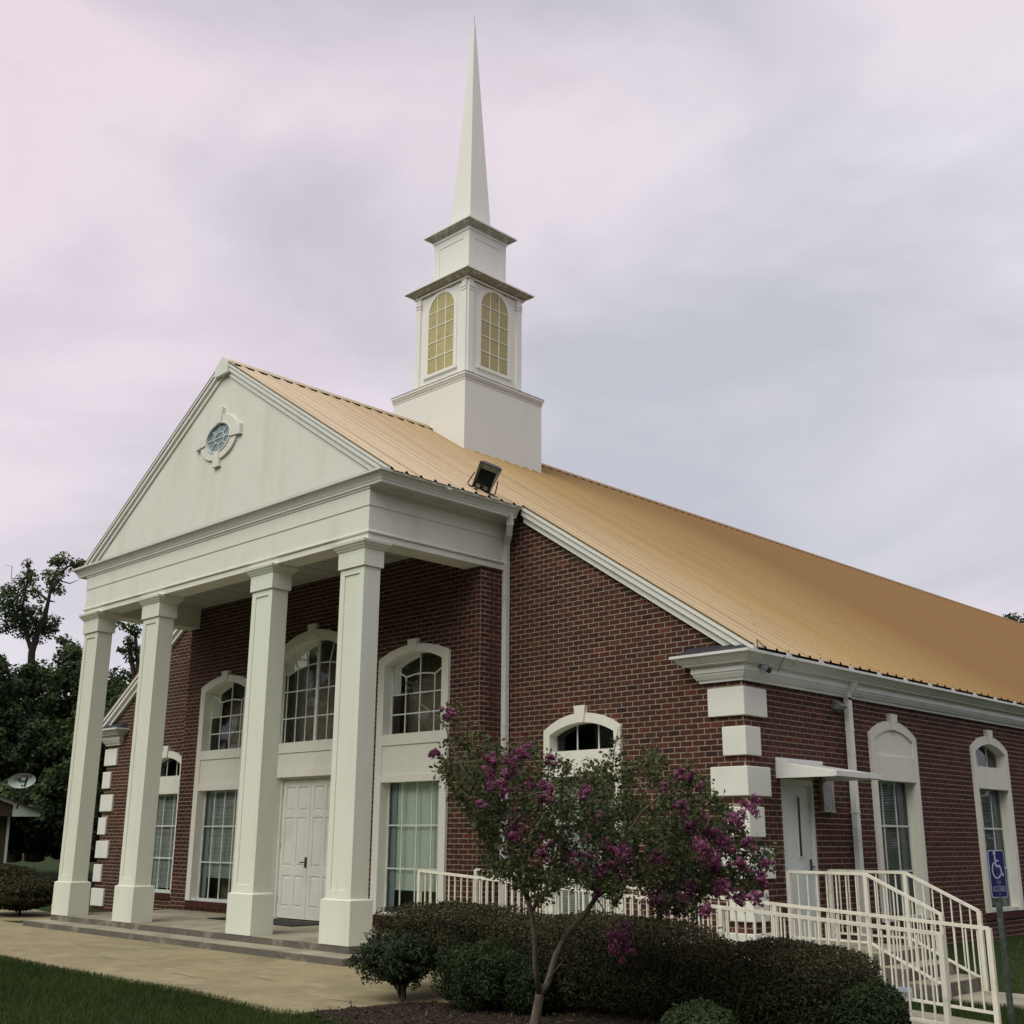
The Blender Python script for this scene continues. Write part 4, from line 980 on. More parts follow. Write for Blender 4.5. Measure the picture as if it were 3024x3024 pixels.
b = MB(); b.add([(x, y, 15.53) for x, y in sq(.358)]+[(x, y, 21.64) for x, y in sq(.022)], [(0, 1, 5, 4), (1, 2, 6, 5), (2, 3, 7, 6), (3, 0, 4, 7), (4, 5, 6, 7)]); b.build('spire', M['steeple'], steeple)
b = MB(); b.tube([(XR, SY, 21.6), (XR, SY, 21.93)], [.012, .006], 6); b.build('lightning_rod', M['grey_metal'], steeple)

# ---------------------------------------------------------------- objects on the building
def floodlight():
    root = empty('floodlight', 'large square floodlight on a yoke standing on the roof edge above the gutter', 'floodlight', (-4.36, -.72, 7.20))
    tl, tr, br, bl = at(1418, 1361, 19.0), at(1483, 1387, 19.0), at(1446, 1457, 19.25), at(1393, 1435, 19.25)
    o = np.array(root.location)
    tl, tr, br, bl = [q-o for q in (tl, tr, br, bl)]
    n = np.cross(tr-tl, bl-tl); n = n/np.linalg.norm(n)
    if np.dot(n, -Fv) < 0: n = -n
    bk = -n*.20; cen = (tl+tr+br+bl)/4
    shr = lambda q, k: cen+(q-cen)*k
    b = MB(); F4 = [tl, tr, br, bl]; B4 = [shr(q, .72)+bk for q in F4]; I4 = [shr(q, .93) for q in F4]; IB = [shr(q, .72)+bk*.55 for q in F4]
    b.add(F4+B4, [(4, 5, 6, 7), (0, 1, 5, 4), (1, 2, 6, 5), (2, 3, 7, 6), (3, 0, 4, 7)])
    b.add(F4+I4, [(0, 1, 5, 4), (1, 2, 6, 5), (2, 3, 7, 6), (3, 0, 4, 7)])
    hs = b.build('housing', M['dark_metal'], root)
    r = MB(); mid = lambda a_, c_, t_: a_+(c_-a_)*t_
    r.add(I4+IB, [(0, 1, 5, 4), (3, 0, 4, 7), (1, 2, 6, 5)]); r.add([IB[0], IB[1], mid(IB[1], IB[2], .30), mid(IB[0], IB[3], .30)], [(0, 1, 2, 3)]); r.build('reflector', M['reflector'], hs)
    g_ = MB(); g_.add([mid(IB[0], IB[3], .3)+n*.01, mid(IB[1], IB[2], .3)+n*.01, I4[2]-n*.01, I4[3]-n*.01], [(0, 1, 2, 3)]); g_.build('lens', M['darkglass'], hs)
    x = (tr-tl)/np.linalg.norm(tr-tl); dn = (bl-tl)/np.linalg.norm(bl-tl)
    for t_ in (.30, .72):
        q = MB(); p = mid(bl, br, t_)-dn*.07+n*.012; q.add([p-x*.035-dn*.03, p+x*.035-dn*.03, p+x*.035+dn*.045, p-x*.035+dn*.045], [(0, 1, 2, 3)]); q.build('latch', M['grey_metal'], hs)
    y = MB(); a_, c_ = mid(tl, bl, .55)-x*.03+bk*.4, mid(tr, br, .55)+x*.03+bk*.4
    lo1, lo2 = bl-x*.09+dn*.03+bk*.4, br+x*.09+dn*.03+bk*.4
    y.tube([a_, mid(a_, lo1, .9), lo1+x*.03+dn*.02, lo2-x*.03+dn*.02, mid(c_, lo2, .9), c_], .011, 6); y.build('yoke', M['dark_metal'], root)
    s_ = MB(); m_ = (lo1+lo2)/2-x*.03; s_.tube([m_, m_+np.array([0, 0, -.07])], .022, 8); s_.tube([m_+np.array([.0, -.14, -.075]), m_+np.array([.0, .14, -.085])], [.05, .05], 8); s_.build('base', M['dark_metal'], root)
floodlight()
def small_fixtures():
    r = empty('security_camera', 'small white bullet security camera with a dark lens under the eave at the corner', 'camera', (.10, .36, 3.98))
    b = MB(); b.tube([(0, -.05, .03), (.06, .05, -.02)], .034, 10); o = b.build('camera_body', M['signwhite'], r)
    b = MB(); b.tube([(.045, .025, -.008), (.075, .075, -.032)], .042, 10); b.build('lens_hood', M['dark_metal'], r)
    b = MB(); b.tube([(0, -.05, .03), (-.02, -.12, .08)], .014, 6); b.build('bracket', M['grey_metal'], r)
    b = MB(); b.tube([(-.02, -.12, .08), (.05, -.17, .06), (.14, -.16, .14), (.2, -.1, .21)], .006, 5); b.build('cable', M['dark_metal'], r)
    c = MB(); c.tube([(.30, -.05, 4.2), (.27, -.02, 4.30), (.22, .05, 4.34), (.30, .16, 4.22)], .008, 6); c.tube([(.31, .62, 4.16), (.2, .64, 4.02), (.15, .65, 3.95)], .005, 5)
    tag(c.build('roof_cable', M['dark_metal']), 'thin black cable looping over the gutter at the roof corner', 'cable')
    r = empty('wall_light', 'grey wedge shaped light high on the side wall beside the downspout', 'wall light', (-.05, 2.56, 3.67))
    b = MB(); b.prism([(0, .08), (.16, -.03), (.14, -.07), (0, -.07)], lambda u, v, w: (u, w, v), -.07, .10); b.build('light_hood', M['grey_metal'], r)
    b = MB(); b.box(.01, .13, -.05, .08, -.076, -.0705); b.build('lens', M['reflector'], r)
    r = empty('vent_hood', 'tall grey metal box fixed to the side wall under the door canopy', 'utility box', (-.05, 2.11, 2.08))
    b = MB(); b.prism([(-.16, 0), (.16, 0), (.16, .44), (-.16, .44)], lambda u, v, w: (w, u, v), .0, .06); b.build('box_body', M['grey_metal'], r)
    b = MB(); b.box(.06, .066, .09, .10, .0, .44); b.box(.0, .07, -.165, .165, -.012, -.002); b.build('box_rim', M['gutter'], r)
small_fixtures()

# ---------------------------------------------------------------- ramp, side stairs, railings
rb = MB()
def rz(x): return .20+(-.16-.20)*(x+4.3)/7.8
rb.add([(-4.18, -2.12, rz(-4.18)), (3.5, -2.12, rz(3.5)), (3.5, -.85, rz(3.5)), (-4.18, -.85, rz(-4.18)), (-4.18, -2.12, -.3), (3.5, -2.12, -.3), (3.5, -.85, -.3), (-4.18, -.85, -.3)],
       [(0, 1, 2, 3), (0, 4, 5, 1), (1, 5, 6, 2), (2, 6, 7, 3), (3, 7, 4, 0)])
rmp = rb.build('wheelchair_ramp', M['step']); tag(rmp, 'low concrete ramp rising along the front wall to the porch behind the hedges', 'ramp')
def railing(root, pts, rail_h, base_h, posts, step=.127, post_w=.052, rw=.040):
    """pts: (x, y, ztop) polyline; posts: list of t positions (x)"""
    tr = MB(); bt = MB(); q = [Vector(p) for p in pts]
    for a_, c_ in zip(q[:-1], q[1:]):
        tr.bar(a_, c_, rw, rw*.9)
        dz = Vector((0, 0, -rail_h)); bt.bar(a_+dz, c_+dz, rw*.8, rw*.7)
    o = root
    tr.build('top_rail', M['rail'], o); bt.build('bottom_rail', M['rail'], o)
    bm_ = []
    tot = 0
    for a_, c_ in zip(q[:-1], q[1:]):
        L_ = (c_-a_).length; n = max(1, round(L_/step))
        for i in range(1, n):
            p = a_+(c_-a_)*i/n
            if any((Vector((p.x, p.y, 0))-Vector((u[0], u[1], 0))).length < .05 for u in posts): continue
            b = MB(); b.box(p.x-.008, p.x+.008, p.y-.008, p.y+.008, p.z-rail_h+.01, p.z-.01); b.build('baluster', M['rail'], o)
    for (x, y, zt, zb) in posts:
        b = MB(); h = post_w/2; b.box(x-h, x+h, y-h, y+h, zb, zt+.004); b.build('post', M['rail'], o)
def ztop(x): return 1.205+(.775-1.205)*(x+4.32)/7.82
for y, lab in ((-2.05, 'white metal railing on the near edge of the ramp, just behind the hedges'), (-.915, 'white metal railing on the wall side of the ramp, ending farthest right')):
    r = empty('ramp_railing', lab, 'railing', (0, 0, 0), 'ramp railings')
    ps_ = [(x, y, ztop(x), float(rz(x))-.12) for x in (-4.32, -1.71, .90, 3.49)]
    railing(r, [(-4.32, y, ztop(-4.32)), (3.49, y, ztop(3.49))], .83, 0, ps_)
# stairs descend away from the side door
lz = .30
LS = [(-.04, 1.40, lz), (1.40, 1.75, .145), (1.75, 2.12, -.01)]
root = empty('side_steps', 'concrete landing and three steps leading down from the side door', 'steps', (0, 0, 0))
for i, (x0, x1, z) in enumerate(LS):
    b = MB(); b.box(x0, x1, .62, 2.05, -.4, z-.004*0); b.build('landing' if i == 0 else 'step', M['step'], root)
    b = MB(); b.box(x1, x1+.004, .622, 2.048, -.4, z-.01); b.box(max(x0, .0)+.01, x1-.01, .615, .6195, -.4, z-.01); b.build('riser', M['riser'], root)
for y, lab in ((.80, 'white stair railing nearer the camera beside the side door landing'), (1.90, 'white stair railing on the far side of the side door landing')):
    r = empty('stair_railing', lab, 'railing', (0, 0, 0), 'stair railings')
    pp = [(.06, y, 1.25, lz), (1.20, y, 1.245, lz), (2.18, y, .79, -.2)]
    railing(r, [(.06, y, 1.25), (1.20, y, 1.245), (2.18, y, .79)], .84, 0, pp, step=.135)
for P_ in ([(2.13, .85), (2.13, 1.9), (12, 2.0), (12, .9)], [(3.5, -2.15), (3.5, -.82), (12, -.8), (12, -2.2)]):
    sw = MB(); sw.prism(P_, lambda u, v, w: (u, v, w), -.25, -.172); struct(sw.build('side_walk', M['step']))

# ---------------------------------------------------------------- signs
def ada_sign():
    r = empty('accessible_parking_sign', 'blue accessible parking sign with white wheelchair symbol on a dark steel post', 'sign', (3.54, -.68, -.2))
    base = Vector(r.location)
    b = MB()
    top = Vector((-.03, .015, 1.62)); 
    b.bar((0, 0, -.05), (-.02, .01, 1.74), .055, .035); b.build('post', M['post'], r)
    # board plane: horizontal axis hx, facing outwards n
    an = math.radians(-13); n = Vector((math.cos(an), math.sin(an), 0)); hx = Vector((-n.y, n.x, 0))
    W2, z0, z1 = .135, 1.28, 1.77; org = Vector((-.022, .010, 0))+n*.03
    def P(u, v, w=0): return tuple(org+hx*u+Vector((0, 0, v))+n*w)
    def rr(u0, u1, v0, v1, r_, k=5):
        out = []
        for (cx, cz, a0) in ((u1-r_, v1-r_, 0), (u0+r_, v1-r_, 90), (u0+r_, v0+r_, 180), (u1-r_, v0+r_, 270)):
            for i in range(k+1):
                a = math.radians(a0+90*i/k); out.append((cx+r_*math.cos(a), cz+r_*math.sin(a)))
        return out
    T = lambda u, v, w: P(u, v, w)
    b = MB(); b.prism(rr(-W2, W2, z0, z1, .03), T, -.002, .0); b.build('sign_border', M['signwhite'], r)
    b = MB(); b.prism(rr(-W2+.010, W2-.010, z0+.010, z1-.010, .024), T, .0, .002); bd = b.build('sign_board', M['signblue'], r)
    s = MB(); w0, w1 = .0022, .0032; cz = 1.585; cx = -.01
    s.prism([(cx-.02+.022*math.cos(t), cz+.155+.022*math.sin(t)) for t in np.linspace(0, 2*math.pi, 14)[:-1]], T, w0, w1)
    def st_(pts, w):
        for (a, b_) in zip(pts[:-1], pts[1:]): muntins(s, T, [(a, b_)], w, w0, w1+random.random()*.0004)
    st_([(cx-.018, cz+.13), (cx-.012, cz+.02), (cx+.055, cz+.02), (cx+.085, cz-.075), (cx+.11, cz-.068)], .022)
    st_([(cx-.015, cz+.075), (cx+.045, cz+.075)], .016)
    st_([(cx+.072*math.cos(t)-.005, cz-.02+.085*math.sin(t)) for t in np.linspace(math.radians(115), math.radians(330), 14)], .017)
    s.build('wheelchair_symbol', M['signwhite'], bd)
    def letters(txt, width, vscale, zbase, uc):
        cu = bpy.data.curves.new('lettering', 'FONT'); cu.body = txt; cu.size = .052; cu.align_x = 'CENTER'; cu.extrude = .0004; cu.offset = .0012
        t_ = bpy.data.objects.new('lettering_tmp', cu); COL.objects.link(t_)
        dg = bpy.context.evaluated_depsgraph_get(); me = bpy.data.meshes.new_from_object(t_.evaluated_get(dg)); bpy.data.objects.remove(t_)
        xs = [v.co.x for v in me.vertices]; sc = width/(max(xs)-min(xs))
        for v in me.vertices: v.co = Vector(P(uc+v.co.x*sc, zbase+v.co.y*sc*vscale, .003+v.co.z))
        me.materials.clear(); me.materials.append(M['signdim'])
        o = bpy.data.objects.new('lettering', me); COL.objects.link(o); o.parent = bd; o['label'] = 'lettering reading '+txt
    letters('VAN', .07, 1.25, 1.425, 0.0); letters('ACCESSIBLE', .225, 1.9, 1.345, 0.0)
ada_sign()
def yard_sign():
    p = at(2683, 3060, 11.75); g = float(gz(p[0], p[1])); r = empty('yard_sign', 'small white and grey yard sign on a thin stake beside the hedge', 'sign', (float(p[0]), float(p[1]), g))
    top = at(2678, 2919, 11.75); bot = at(2680, 2959, 11.75); zc0, zc1 = float(bot[2])-g, float(top[2])-g
    b = MB(); b.tube([(0, 0, -.02), (0, .0, zc0+.02)], .006, 6); b.build('stake', M['grey_metal'], r)
    an = math.radians(-75); n = Vector((math.cos(an), math.sin(an), 0)); hx = Vector((-n.y, n.x, 0))
    T = lambda u, v, w: tuple(hx*u+Vector((0, 0, v))+n*(w+.01)); h = zc1-zc0
    b = MB(); b.prism([(-.075, zc0), (.075, zc0), (.075, zc1), (-.075, zc1)], T, -.002, .0); bd = b.build('sign_board', M['signwhite'], r)
    b = MB(); b.prism([(-.068, zc0+h*.36), (.06, zc0+h*.36), (.06, zc0+h*.66), (-.068, zc0+h*.66)], T, .0005, .0015); b.prism([(-.03, zc0+h*.2), (.055, zc0+h*.2), (.055, zc0+h*.27), (-.03, zc0+h*.27)], T, .0005, .0014); b.build('sign_band', M['grey_metal'], bd)
yard_sign()

# ---------------------------------------------------------------- vegetation
def superell(c, r, n, p=2.6, zmin=None, inner=.25, amp=.035):
    """points over the outside shell of a box-like ellipsoid, with outward normals"""
    d = rng.normal(0, 1, (n, 3)); d /= np.linalg.norm(d, axis=1, keepdims=True)
    k = (np.sum(np.abs(d)**p, axis=1))**(-1/p)
    q = d*k[:, None]
    lump = 1+amp*np.sin(q[:, 0]*9+c[0]*3)+amp*np.sin(q[:, 1]*8+1.3)+amp*np.sin(q[:, 2]*7+q[:, 0]*5)+amp*.6*np.sin(q[:, 0]*19+q[:, 2]*15)+np.where(rng.random(n) < .05, rng.uniform(0, amp*2.2, n), 0)
    dep = 1-np.abs(rng.normal(0, inner*.35, n))
    P = q*(lump*dep)[:, None]*np.array(r)+np.array(c)
    nn = np.sign(q)*np.abs(q)**(p-1)/np.array(r); nn /= np.linalg.norm(nn, axis=1, keepdims=True)
    if zmin is not None:
        k2 = P[:, 2] > zmin; P, nn, dep = P[k2], nn[k2], dep[k2]
    return P, nn, dep

def shrub(name, label, cat, c, r, n, m, size, trunk=None, group=None, zmin=None, p=2.6, reddish=.12, stems=10, ground=0.0, amp=.035):
    root = empty(name, label, cat, (c[0], c[1], ground), group); o = np.array(root.location)
    P, nn, dep = superell(c, r, n, p, zmin, .3, amp)
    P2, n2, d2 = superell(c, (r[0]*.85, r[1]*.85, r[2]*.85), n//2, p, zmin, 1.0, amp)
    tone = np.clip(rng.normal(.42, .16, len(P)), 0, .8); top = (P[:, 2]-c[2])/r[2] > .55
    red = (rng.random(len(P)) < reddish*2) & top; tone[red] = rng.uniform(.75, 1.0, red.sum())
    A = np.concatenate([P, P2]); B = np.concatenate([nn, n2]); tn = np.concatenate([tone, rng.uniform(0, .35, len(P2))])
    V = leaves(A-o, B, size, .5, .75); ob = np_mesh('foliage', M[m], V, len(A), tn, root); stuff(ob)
    b = MB(); tr = trunk or (c[0], c[1])
    for i in range(stems):
        a = random.uniform(0, 2*math.pi); rr_ = random.uniform(.2, .75)
        e = (c[0]+r[0]*rr_*math.cos(a)-o[0], c[1]+r[1]*rr_*math.sin(a)-o[1], c[2]+r[2]*random.uniform(-.2, .4)-o[2])
        s0 = (tr[0]-o[0]+random.uniform(-.03, .03), tr[1]-o[1]+random.uniform(-.03, .03), -.03)
        if not trunk: s0 = (e[0]*.8+random.uniform(-.05, .05), e[1]*.8, -.03)
        if trunk: s0 = (s0[0]*.6, s0[1]*.6, random.uniform(.03, .22))
        mm = tuple(s0[k]*.45+e[k]*.55+random.uniform(-.06, .06)-(.06 if k == 2 and trunk else 0) for k in range(3))
        b.tube([s0, mm, e], [.007, .005, .002] if trunk else [.013, .009, .003], 5)
    if trunk: b.tube([(tr[0]-o[0], tr[1]-o[1], -.03), (tr[0]-o[0]+.01, tr[1]-o[1], .16), (tr[0]-o[0]-.01, tr[1]-o[1], c[2]-o[2])], [.032, .026, .012], 7)
    b.build('stem', M['darkbark'], root)
    return root
HG = 'clipped hedges in front of the ramp'
shrub('hedge', 'dark clipped hedge at the left end of the row, thin and open below', 'hedge', (-1.20, -4.25, .60), (.90, .62, .34), 26000, 'hedge', .017, trunk=(-1.2, -4.35), group=HG, stems=30, p=3.4, amp=.05)
shrub('hedge', 'wide dark clipped hedge behind the flowering tree', 'hedge', (.76, -4.02, .46), (1.42, .70, .44), 50000, 'hedge', .0165, group=HG, stems=36, zmin=.10, p=3.3, amp=.035)
shrub('hedge', 'dark rounded hedge to the right of the flowering tree', 'hedge', (2.82, -4.0, .36), (.90, .70, .41), 38000, 'hedge', .0165, group=HG, stems=20, zmin=.04, p=3.0, amp=.035)
shrub('hedge', 'greener low hedge at the right end of the row by the yard sign', 'hedge', (3.66, -3.98, .18), (.34, .46, .33), 11000, 'hedge_green', .020, group=HG, reddish=0, p=2.2, stems=6)
shrub('shrub', 'small dark holly with bare lower twigs at the edge of the pavement', 'shrub', (-1.13, -5.12, .41), (.42, .36, .22), 7600, 'holly', .021, trunk=(-.99, -5.15), reddish=0, p=2.2, stems=46, amp=.14)
shrub('shrub', 'rounded green shrub beside the holly at the left edge of the bed', 'shrub', (-.02, -4.95, .33), (.46, .38, .29), 13000, 'hedge_green', .016, reddish=.14, p=2.7, stems=16, amp=.08)
shrub('shrub', 'low dark green shrub between the rounded shrub and the tree trunk', 'shrub', (.48, -4.78, .24), (.30, .30, .27), 7000, 'hedge_green', .018, reddish=0, p=2.2, stems=8)
lp = at(2068, 3052, 9.75)
shrub('shrub', 'pale yellow green shrub low at the bottom edge in front of the hedge', 'shrub', (float(lp[0]), float(lp[1]), .04), (.36, .36, .29), 9000, 'light_shrub', .020, reddish=0, p=2.0, stems=6)
# hedges far left beside the porch
hl = at(20, 2640, 25.2)
shrub('hedge', 'dark clipped shrub with a bare stem left of the porch steps', 'hedge', (-17.35, -2.35, .47), (1.10, .8, .34), 12000, 'hedge', .035, trunk=(-17.2, -2.25), reddish=0, stems=14, group='hedges left of the porch')
hl = at(5, 2585, 29.5)
shrub('hedge', 'low dark rounded hedge behind the shrub at the far left', 'hedge', (float(hl[0])-.2, float(hl[1]), .52), (1.1, .9, .42), 9000, 'hedge', .04, reddish=0, group='hedges left of the porch')

# --- crape myrtle
def myrtle():
    base = np.array([1.52, -5.86, 0.0]); root = empty('crape_myrtle', 'crape myrtle tree with two leaning trunks and clusters of magenta flowers', 'tree', tuple(base))
    Z = lambda x, y, d: at(1200+x*.5694, 2000+y*.5694, d)-base
    b = MB()
    b0 = np.array([0, 0, -.05])
    fork = Z(690, 1650, 9.92)
    b.tube([b0, (b0+fork)/2+np.array([.01, 0, 0]), fork, fork+np.array([0, 0, .03])], [.058, .044, .037, .032], 10)
    left = [fork, Z(668, 1500, 9.85), Z(665, 1330, 9.8), Z(650, 1230, 9.8), Z(628, 1150, 9.8)]
    b.tube(left, [.026, .022, .021, .020, .019], 9)
    right = [fork, Z(735, 1580, 9.95), Z(775, 1440, 9.98), Z(840, 1320, 10.0), Z(925, 1230, 10.05), Z(985, 1140, 10.1)]
    b.tube(right, [.031, .028, .026, .025, .023, .021], 9)
    b.tube([Z(628, 1150, 9.8), Z(590, 1040, 9.75), Z(560, 900, 9.7), Z(480, 740, 9.7), Z(380, 620, 9.65), Z(260, 420, 9.6), Z(190, 220, 9.6), Z(60, 130, 9.6)], [.022, .020, .017, .014, .011, .008, .005, .003], 7)
    b.tube([Z(650, 1210, 9.8), Z(720, 1110, 9.85), Z(770, 980, 9.9), Z(800, 800, 9.9), Z(860, 560, 9.95), Z(940, 460, 9.95)], [.019, .017, .014, .010, .007, .003], 7)
    b.tube([Z(655, 1200, 9.78), Z(720, 1125, 9.7), Z(800, 1090, 9.6), Z(880, 1060, 9.55)], [.014, .012, .010, .006], 7)
    b.tube([Z(985, 1140, 10.1), Z(1040, 1000, 10.15), Z(1120, 850, 10.2), Z(1220, 700, 10.2), Z(1330, 600, 10.2), Z(1420, 480, 10.2)], [.022, .018, .014, .010, .007, .003], 7)
    b.tube([Z(985, 1140, 10.1), Z(1100, 1060, 10.0), Z(1300, 980, 9.9), Z(1500, 950, 9.85), Z(1700, 920, 9.8), Z(1850, 920, 9.8)], [.018, .015, .012, .009, .006, .003], 7)
    b.tube([Z(1040, 1000, 10.15), Z(1050, 760, 10.1), Z(1060, 560, 10.0), Z(1075, 400, 10.0), Z(1100, 260, 10.0)], [.012, .009, .007, .005, .003], 6)
    b.tube([Z(985, 1140, 10.1), Z(1020, 1200, 9.8), Z(1050, 1310, 9.6)], [.008, .006, .004], 5)
    b.tube([Z(735, 1570, 9.9), Z(790, 1500, 9.8), Z(830, 1450, 9.7)], [.006, .004, .002], 5)
    # bare grey twigs seen against the leaves
    for pts in ([(600, 900), (640, 820), (690, 745), (720, 780)], [(880, 740), (930, 775), (990, 700), (1080, 690)], [(1190, 520), (1260, 580), (1340, 610)], [(1370, 680), (1420, 740), (1480, 760)], [(1180, 910), (1215, 850), (1210, 770)], [(350, 790), (400, 710), (395, 550)], [(640, 900), (625, 980)], [(760, 1040), (770, 880), (800, 860)], [(1430, 710), (1425, 780)], [(560, 640), (680, 600), (760, 590)]):
        dd = random.uniform(9.0, 9.4); b.tube([Z(x, y, dd+random.uniform(-.05, .05)) for x, y in pts], [.0055]+[.0045]*(len(pts)-2)+[.002], 5)
    b.build('trunk', M['bark'], root, smooth=True)
    poly = [(20, 60), (60, 60), (120, 160), (170, 200), (210, 100), (250, 150), (330, 270), (450, 340), (560, 350), (640, 330), (700, 400), (760, 350), (800, 430), (930, 450), (1050, 440), (1085, 300), (1120, 330), (1110, 450), (1200, 430), (1260, 370), (1320, 410), (1480, 440), (1540, 560), (1640, 640), (1720, 700), (1740, 800), (1800, 890), (1890, 900), (1890, 1000), (1850, 1100), (1740, 1130), (1680, 1060), (1590, 1130), (1560, 1220), (1400, 1240), (1300, 1230), (1270, 1100), (1120, 1080), (1080, 1170), (1000, 1110), (900, 1050), (830, 1060), (760, 1150), (650, 1200), (600, 1110), (540, 1040), (430, 1020), (400, 940), (370, 800), (330, 700), (250, 620), (170, 520), (160, 380), (185, 280), (140, 200)]
    def inside(x, y):
        c = False
        for i in range(len(poly)):
            (x1, y1), (x2, y2) = poly[i], poly[i-1]
            if (y1 > y) != (y2 > y) and x < (x2-x1)*(y-y1)/(y2-y1)+x1: c = not c
        return c
    cl = []
    while len(cl) < 800:
        x, y = random.uniform(0, 1900), random.uniform(50, 1250)
        if not inside(x, y): continue
        # thinner foliage near the top and the far left tips
        dens = .62+.38*min(1, max(0, (y-450)/350))
        if x < 240 and random.random() < .3: continue
        if random.random() > dens: continue
        hw = .28+.75*math.sin(math.pi*min(1, max(0, x/1950)))*min(1, (y+200)/900)
        cl.append((x, y, 9.85+random.uniform(-hw, hw)))
    P = []; Nn = []; T_ = []; tw = MB()
    for (x, y, d) in cl:
        c = Z(x, y, d); ax = rng.normal(0, 1, 3); ax[2] = abs(ax[2])*.7+.2; ax /= np.linalg.norm(ax); L_ = random.uniform(.10, .22); n = random.randint(26, 46)
        t = rng.random(n); q = c+ax*(t[:, None]-.5)*L_+rng.normal(0, .030, (n, 3)); P.append(q)
        nn = rng.normal(0, .6, (n, 3)); nn[:, 2] += .6; Nn.append(nn)
        base_t = .15 if random.random() < .3 else .38
        tt = np.clip(rng.normal(base_t, .13, n), 0, .66); tips = (t > .7) & (rng.random(n) < (.45 if y < 600 else .15)); tt[tips] = rng.uniform(.75, 1, tips.sum()); T_.append(tt)
        tw.tube([c-ax*L_*.6, c, c+ax*L_*.5], [.003, .0025, .0012], 4, caps=False)
    P = np.concatenate(P); Nn = np.concatenate(Nn)
    V = leaves(P, Nn, .0205, .55, .5); stuff(np_mesh('foliage', M['myrtle_leaf'], V, len(P), np.concatenate(T_), root))
    stuff(tw.build('twig', M['twig'], root))
    # small leaf tufts on bare shoots sticking up out of the crown
    fl = [(220, 190, 26), (145, 393, 24), (440, 425, 30), (430, 490, 42), (540, 485, 42), (610, 385, 36), (500, 580, 30), (380, 655, 22), (715, 550, 26), (745, 435, 20), (740, 580, 22), (925, 590, 30), (575, 765, 46), (555, 832, 32), (712, 640, 28), (945, 680, 20), (985, 712, 30), (720, 900, 32), (848, 920, 30), (920, 955, 42), (1040, 875, 34), (1120, 905, 42), (1010, 1000, 40), (1075, 1045, 50), (1000, 1112, 24), (1100, 1330, 48), (1080, 1380, 44), (1125, 1415, 34), (1290, 945, 42), (1350, 1020, 48), (1330, 1110, 56), (1250, 880, 22), (1425, 670, 38), (1430, 505, 26), (1480, 512, 24), (1520, 575, 18), (1780, 672, 36), (1710, 745, 48), (1570, 795, 44), (1640, 845, 44), (1480, 765, 30), (1530, 885, 44), (1595, 955, 50), (1760, 862, 26), (1740, 970, 32), (1868, 965, 22), (1838, 1050, 32), (1728, 1140, 34), (1812, 1132, 32), (1655, 1075, 30), (1480, 1085, 36), (1440, 1150, 34), (1560, 1215, 30), (1600, 1090, 24), (1390, 1185, 36), (1300, 1165, 32), (1180, 980, 26), (1365, 915, 26), (640, 545, 18), (1340, 575, 14), (960, 820, 16), (1090, 1160, 22)]
    for (x, y, r) in fl:
        d = random.uniform(8.95, 9.35) if not (y > 1300) else 9.45
        c = Z(x, y, d); R_ = r*.5694/FPX*d*1.12; n = int(80+R_*3300)
        q = rng.normal(0, 1, (n, 3)); q /= np.linalg.norm(q, axis=1, keepdims=True); rad = R_*rng.random((n, 1))**.33
        # panicle: a few florets balls
        k = max(4, int(R_*190)); cen = rng.normal(0, R_*.52, (k, 3))*np.array([1, 1, 1.15]); w = rng.integers(0, k, n)
        pos = c+cen[w]+q*np.minimum(rad*rng.uniform(.5, 1.3, (n, 1)), R_*.42)
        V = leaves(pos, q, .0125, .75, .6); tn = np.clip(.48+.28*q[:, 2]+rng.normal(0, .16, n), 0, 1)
        np_mesh('flower_cluster', M['flower'], V, n, tn, root)
myrtle()

# --- trees beyond
def clump_tree(name, label, base, trunk_pts, clumps, n_per, size, lightness=.0, group='trees behind the church', bark='darkbark', extra=None):
    root = empty(name, label, 'tree', tuple(float(q) for q in base), group); o = np.array(root.location)
    b = MB()
    for pts, r0, r1 in trunk_pts:
        pts = [np.array(p)-o for p in pts]; m = len(pts); b.tube(pts, list(np.linspace(r0, r1, m)), 7)
    b.build('trunk', M[bark], root)
    P, Nn, T_ = [], [], []
    for c, r in clumps:
        n = int(n_per*r*r+8); q = rng.normal(0, 1, (n, 3)); q /= np.linalg.norm(q, axis=1, keepdims=True)
        rr_ = r*rng.random((n, 1))**.45*np.array([1, 1, .8]); p = np.array(c)-o+q*rr_; P.append(p); Nn.append(q+np.array([0, 0, .5]))
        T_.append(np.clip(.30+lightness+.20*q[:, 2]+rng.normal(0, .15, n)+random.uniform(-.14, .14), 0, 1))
    P = np.concatenate(P); V = leaves(P, np.concatenate(Nn), size, .6, .7)
    stuff(np_mesh('crown', M['tree_leaf'], V, len(P), np.concatenate(T_), root)); return root
Z5 = lambda x, y, d: at(x*.3623, 1600+y*.3623, d)
oakd = 58
cl = [(520, 140, 46), (480, 160, 34), (640, 178, 40), (590, 195, 34), (430, 160, 34), (430, 300, 52), (390, 250, 30), (500, 250, 38), (445, 380, 50), (500, 410, 24), (225, 175, 30), (235, 250, 40), (190, 320, 46), (260, 300, 42), (270, 410, 50), (110, 385, 60), (40, 430, 60), (20, 500, 60), (110, 470, 62), (60, 560, 50), (160, 540, 60), (110, 620, 60), (180, 630, 70), (260, 560, 40), (330, 560, 36), (300, 640, 60), (210, 700, 80), (440, 640, 44), (425, 690, 34), (450, 720, 24), (360, 700, 40), (300, 740, 80), (390, 720, 44), (40, 690, 50), (530, 800, 40), (590, 850, 44), (490, 800, 30), (610, 920, 40), (680, 165, 18), (330, 480, 22)]
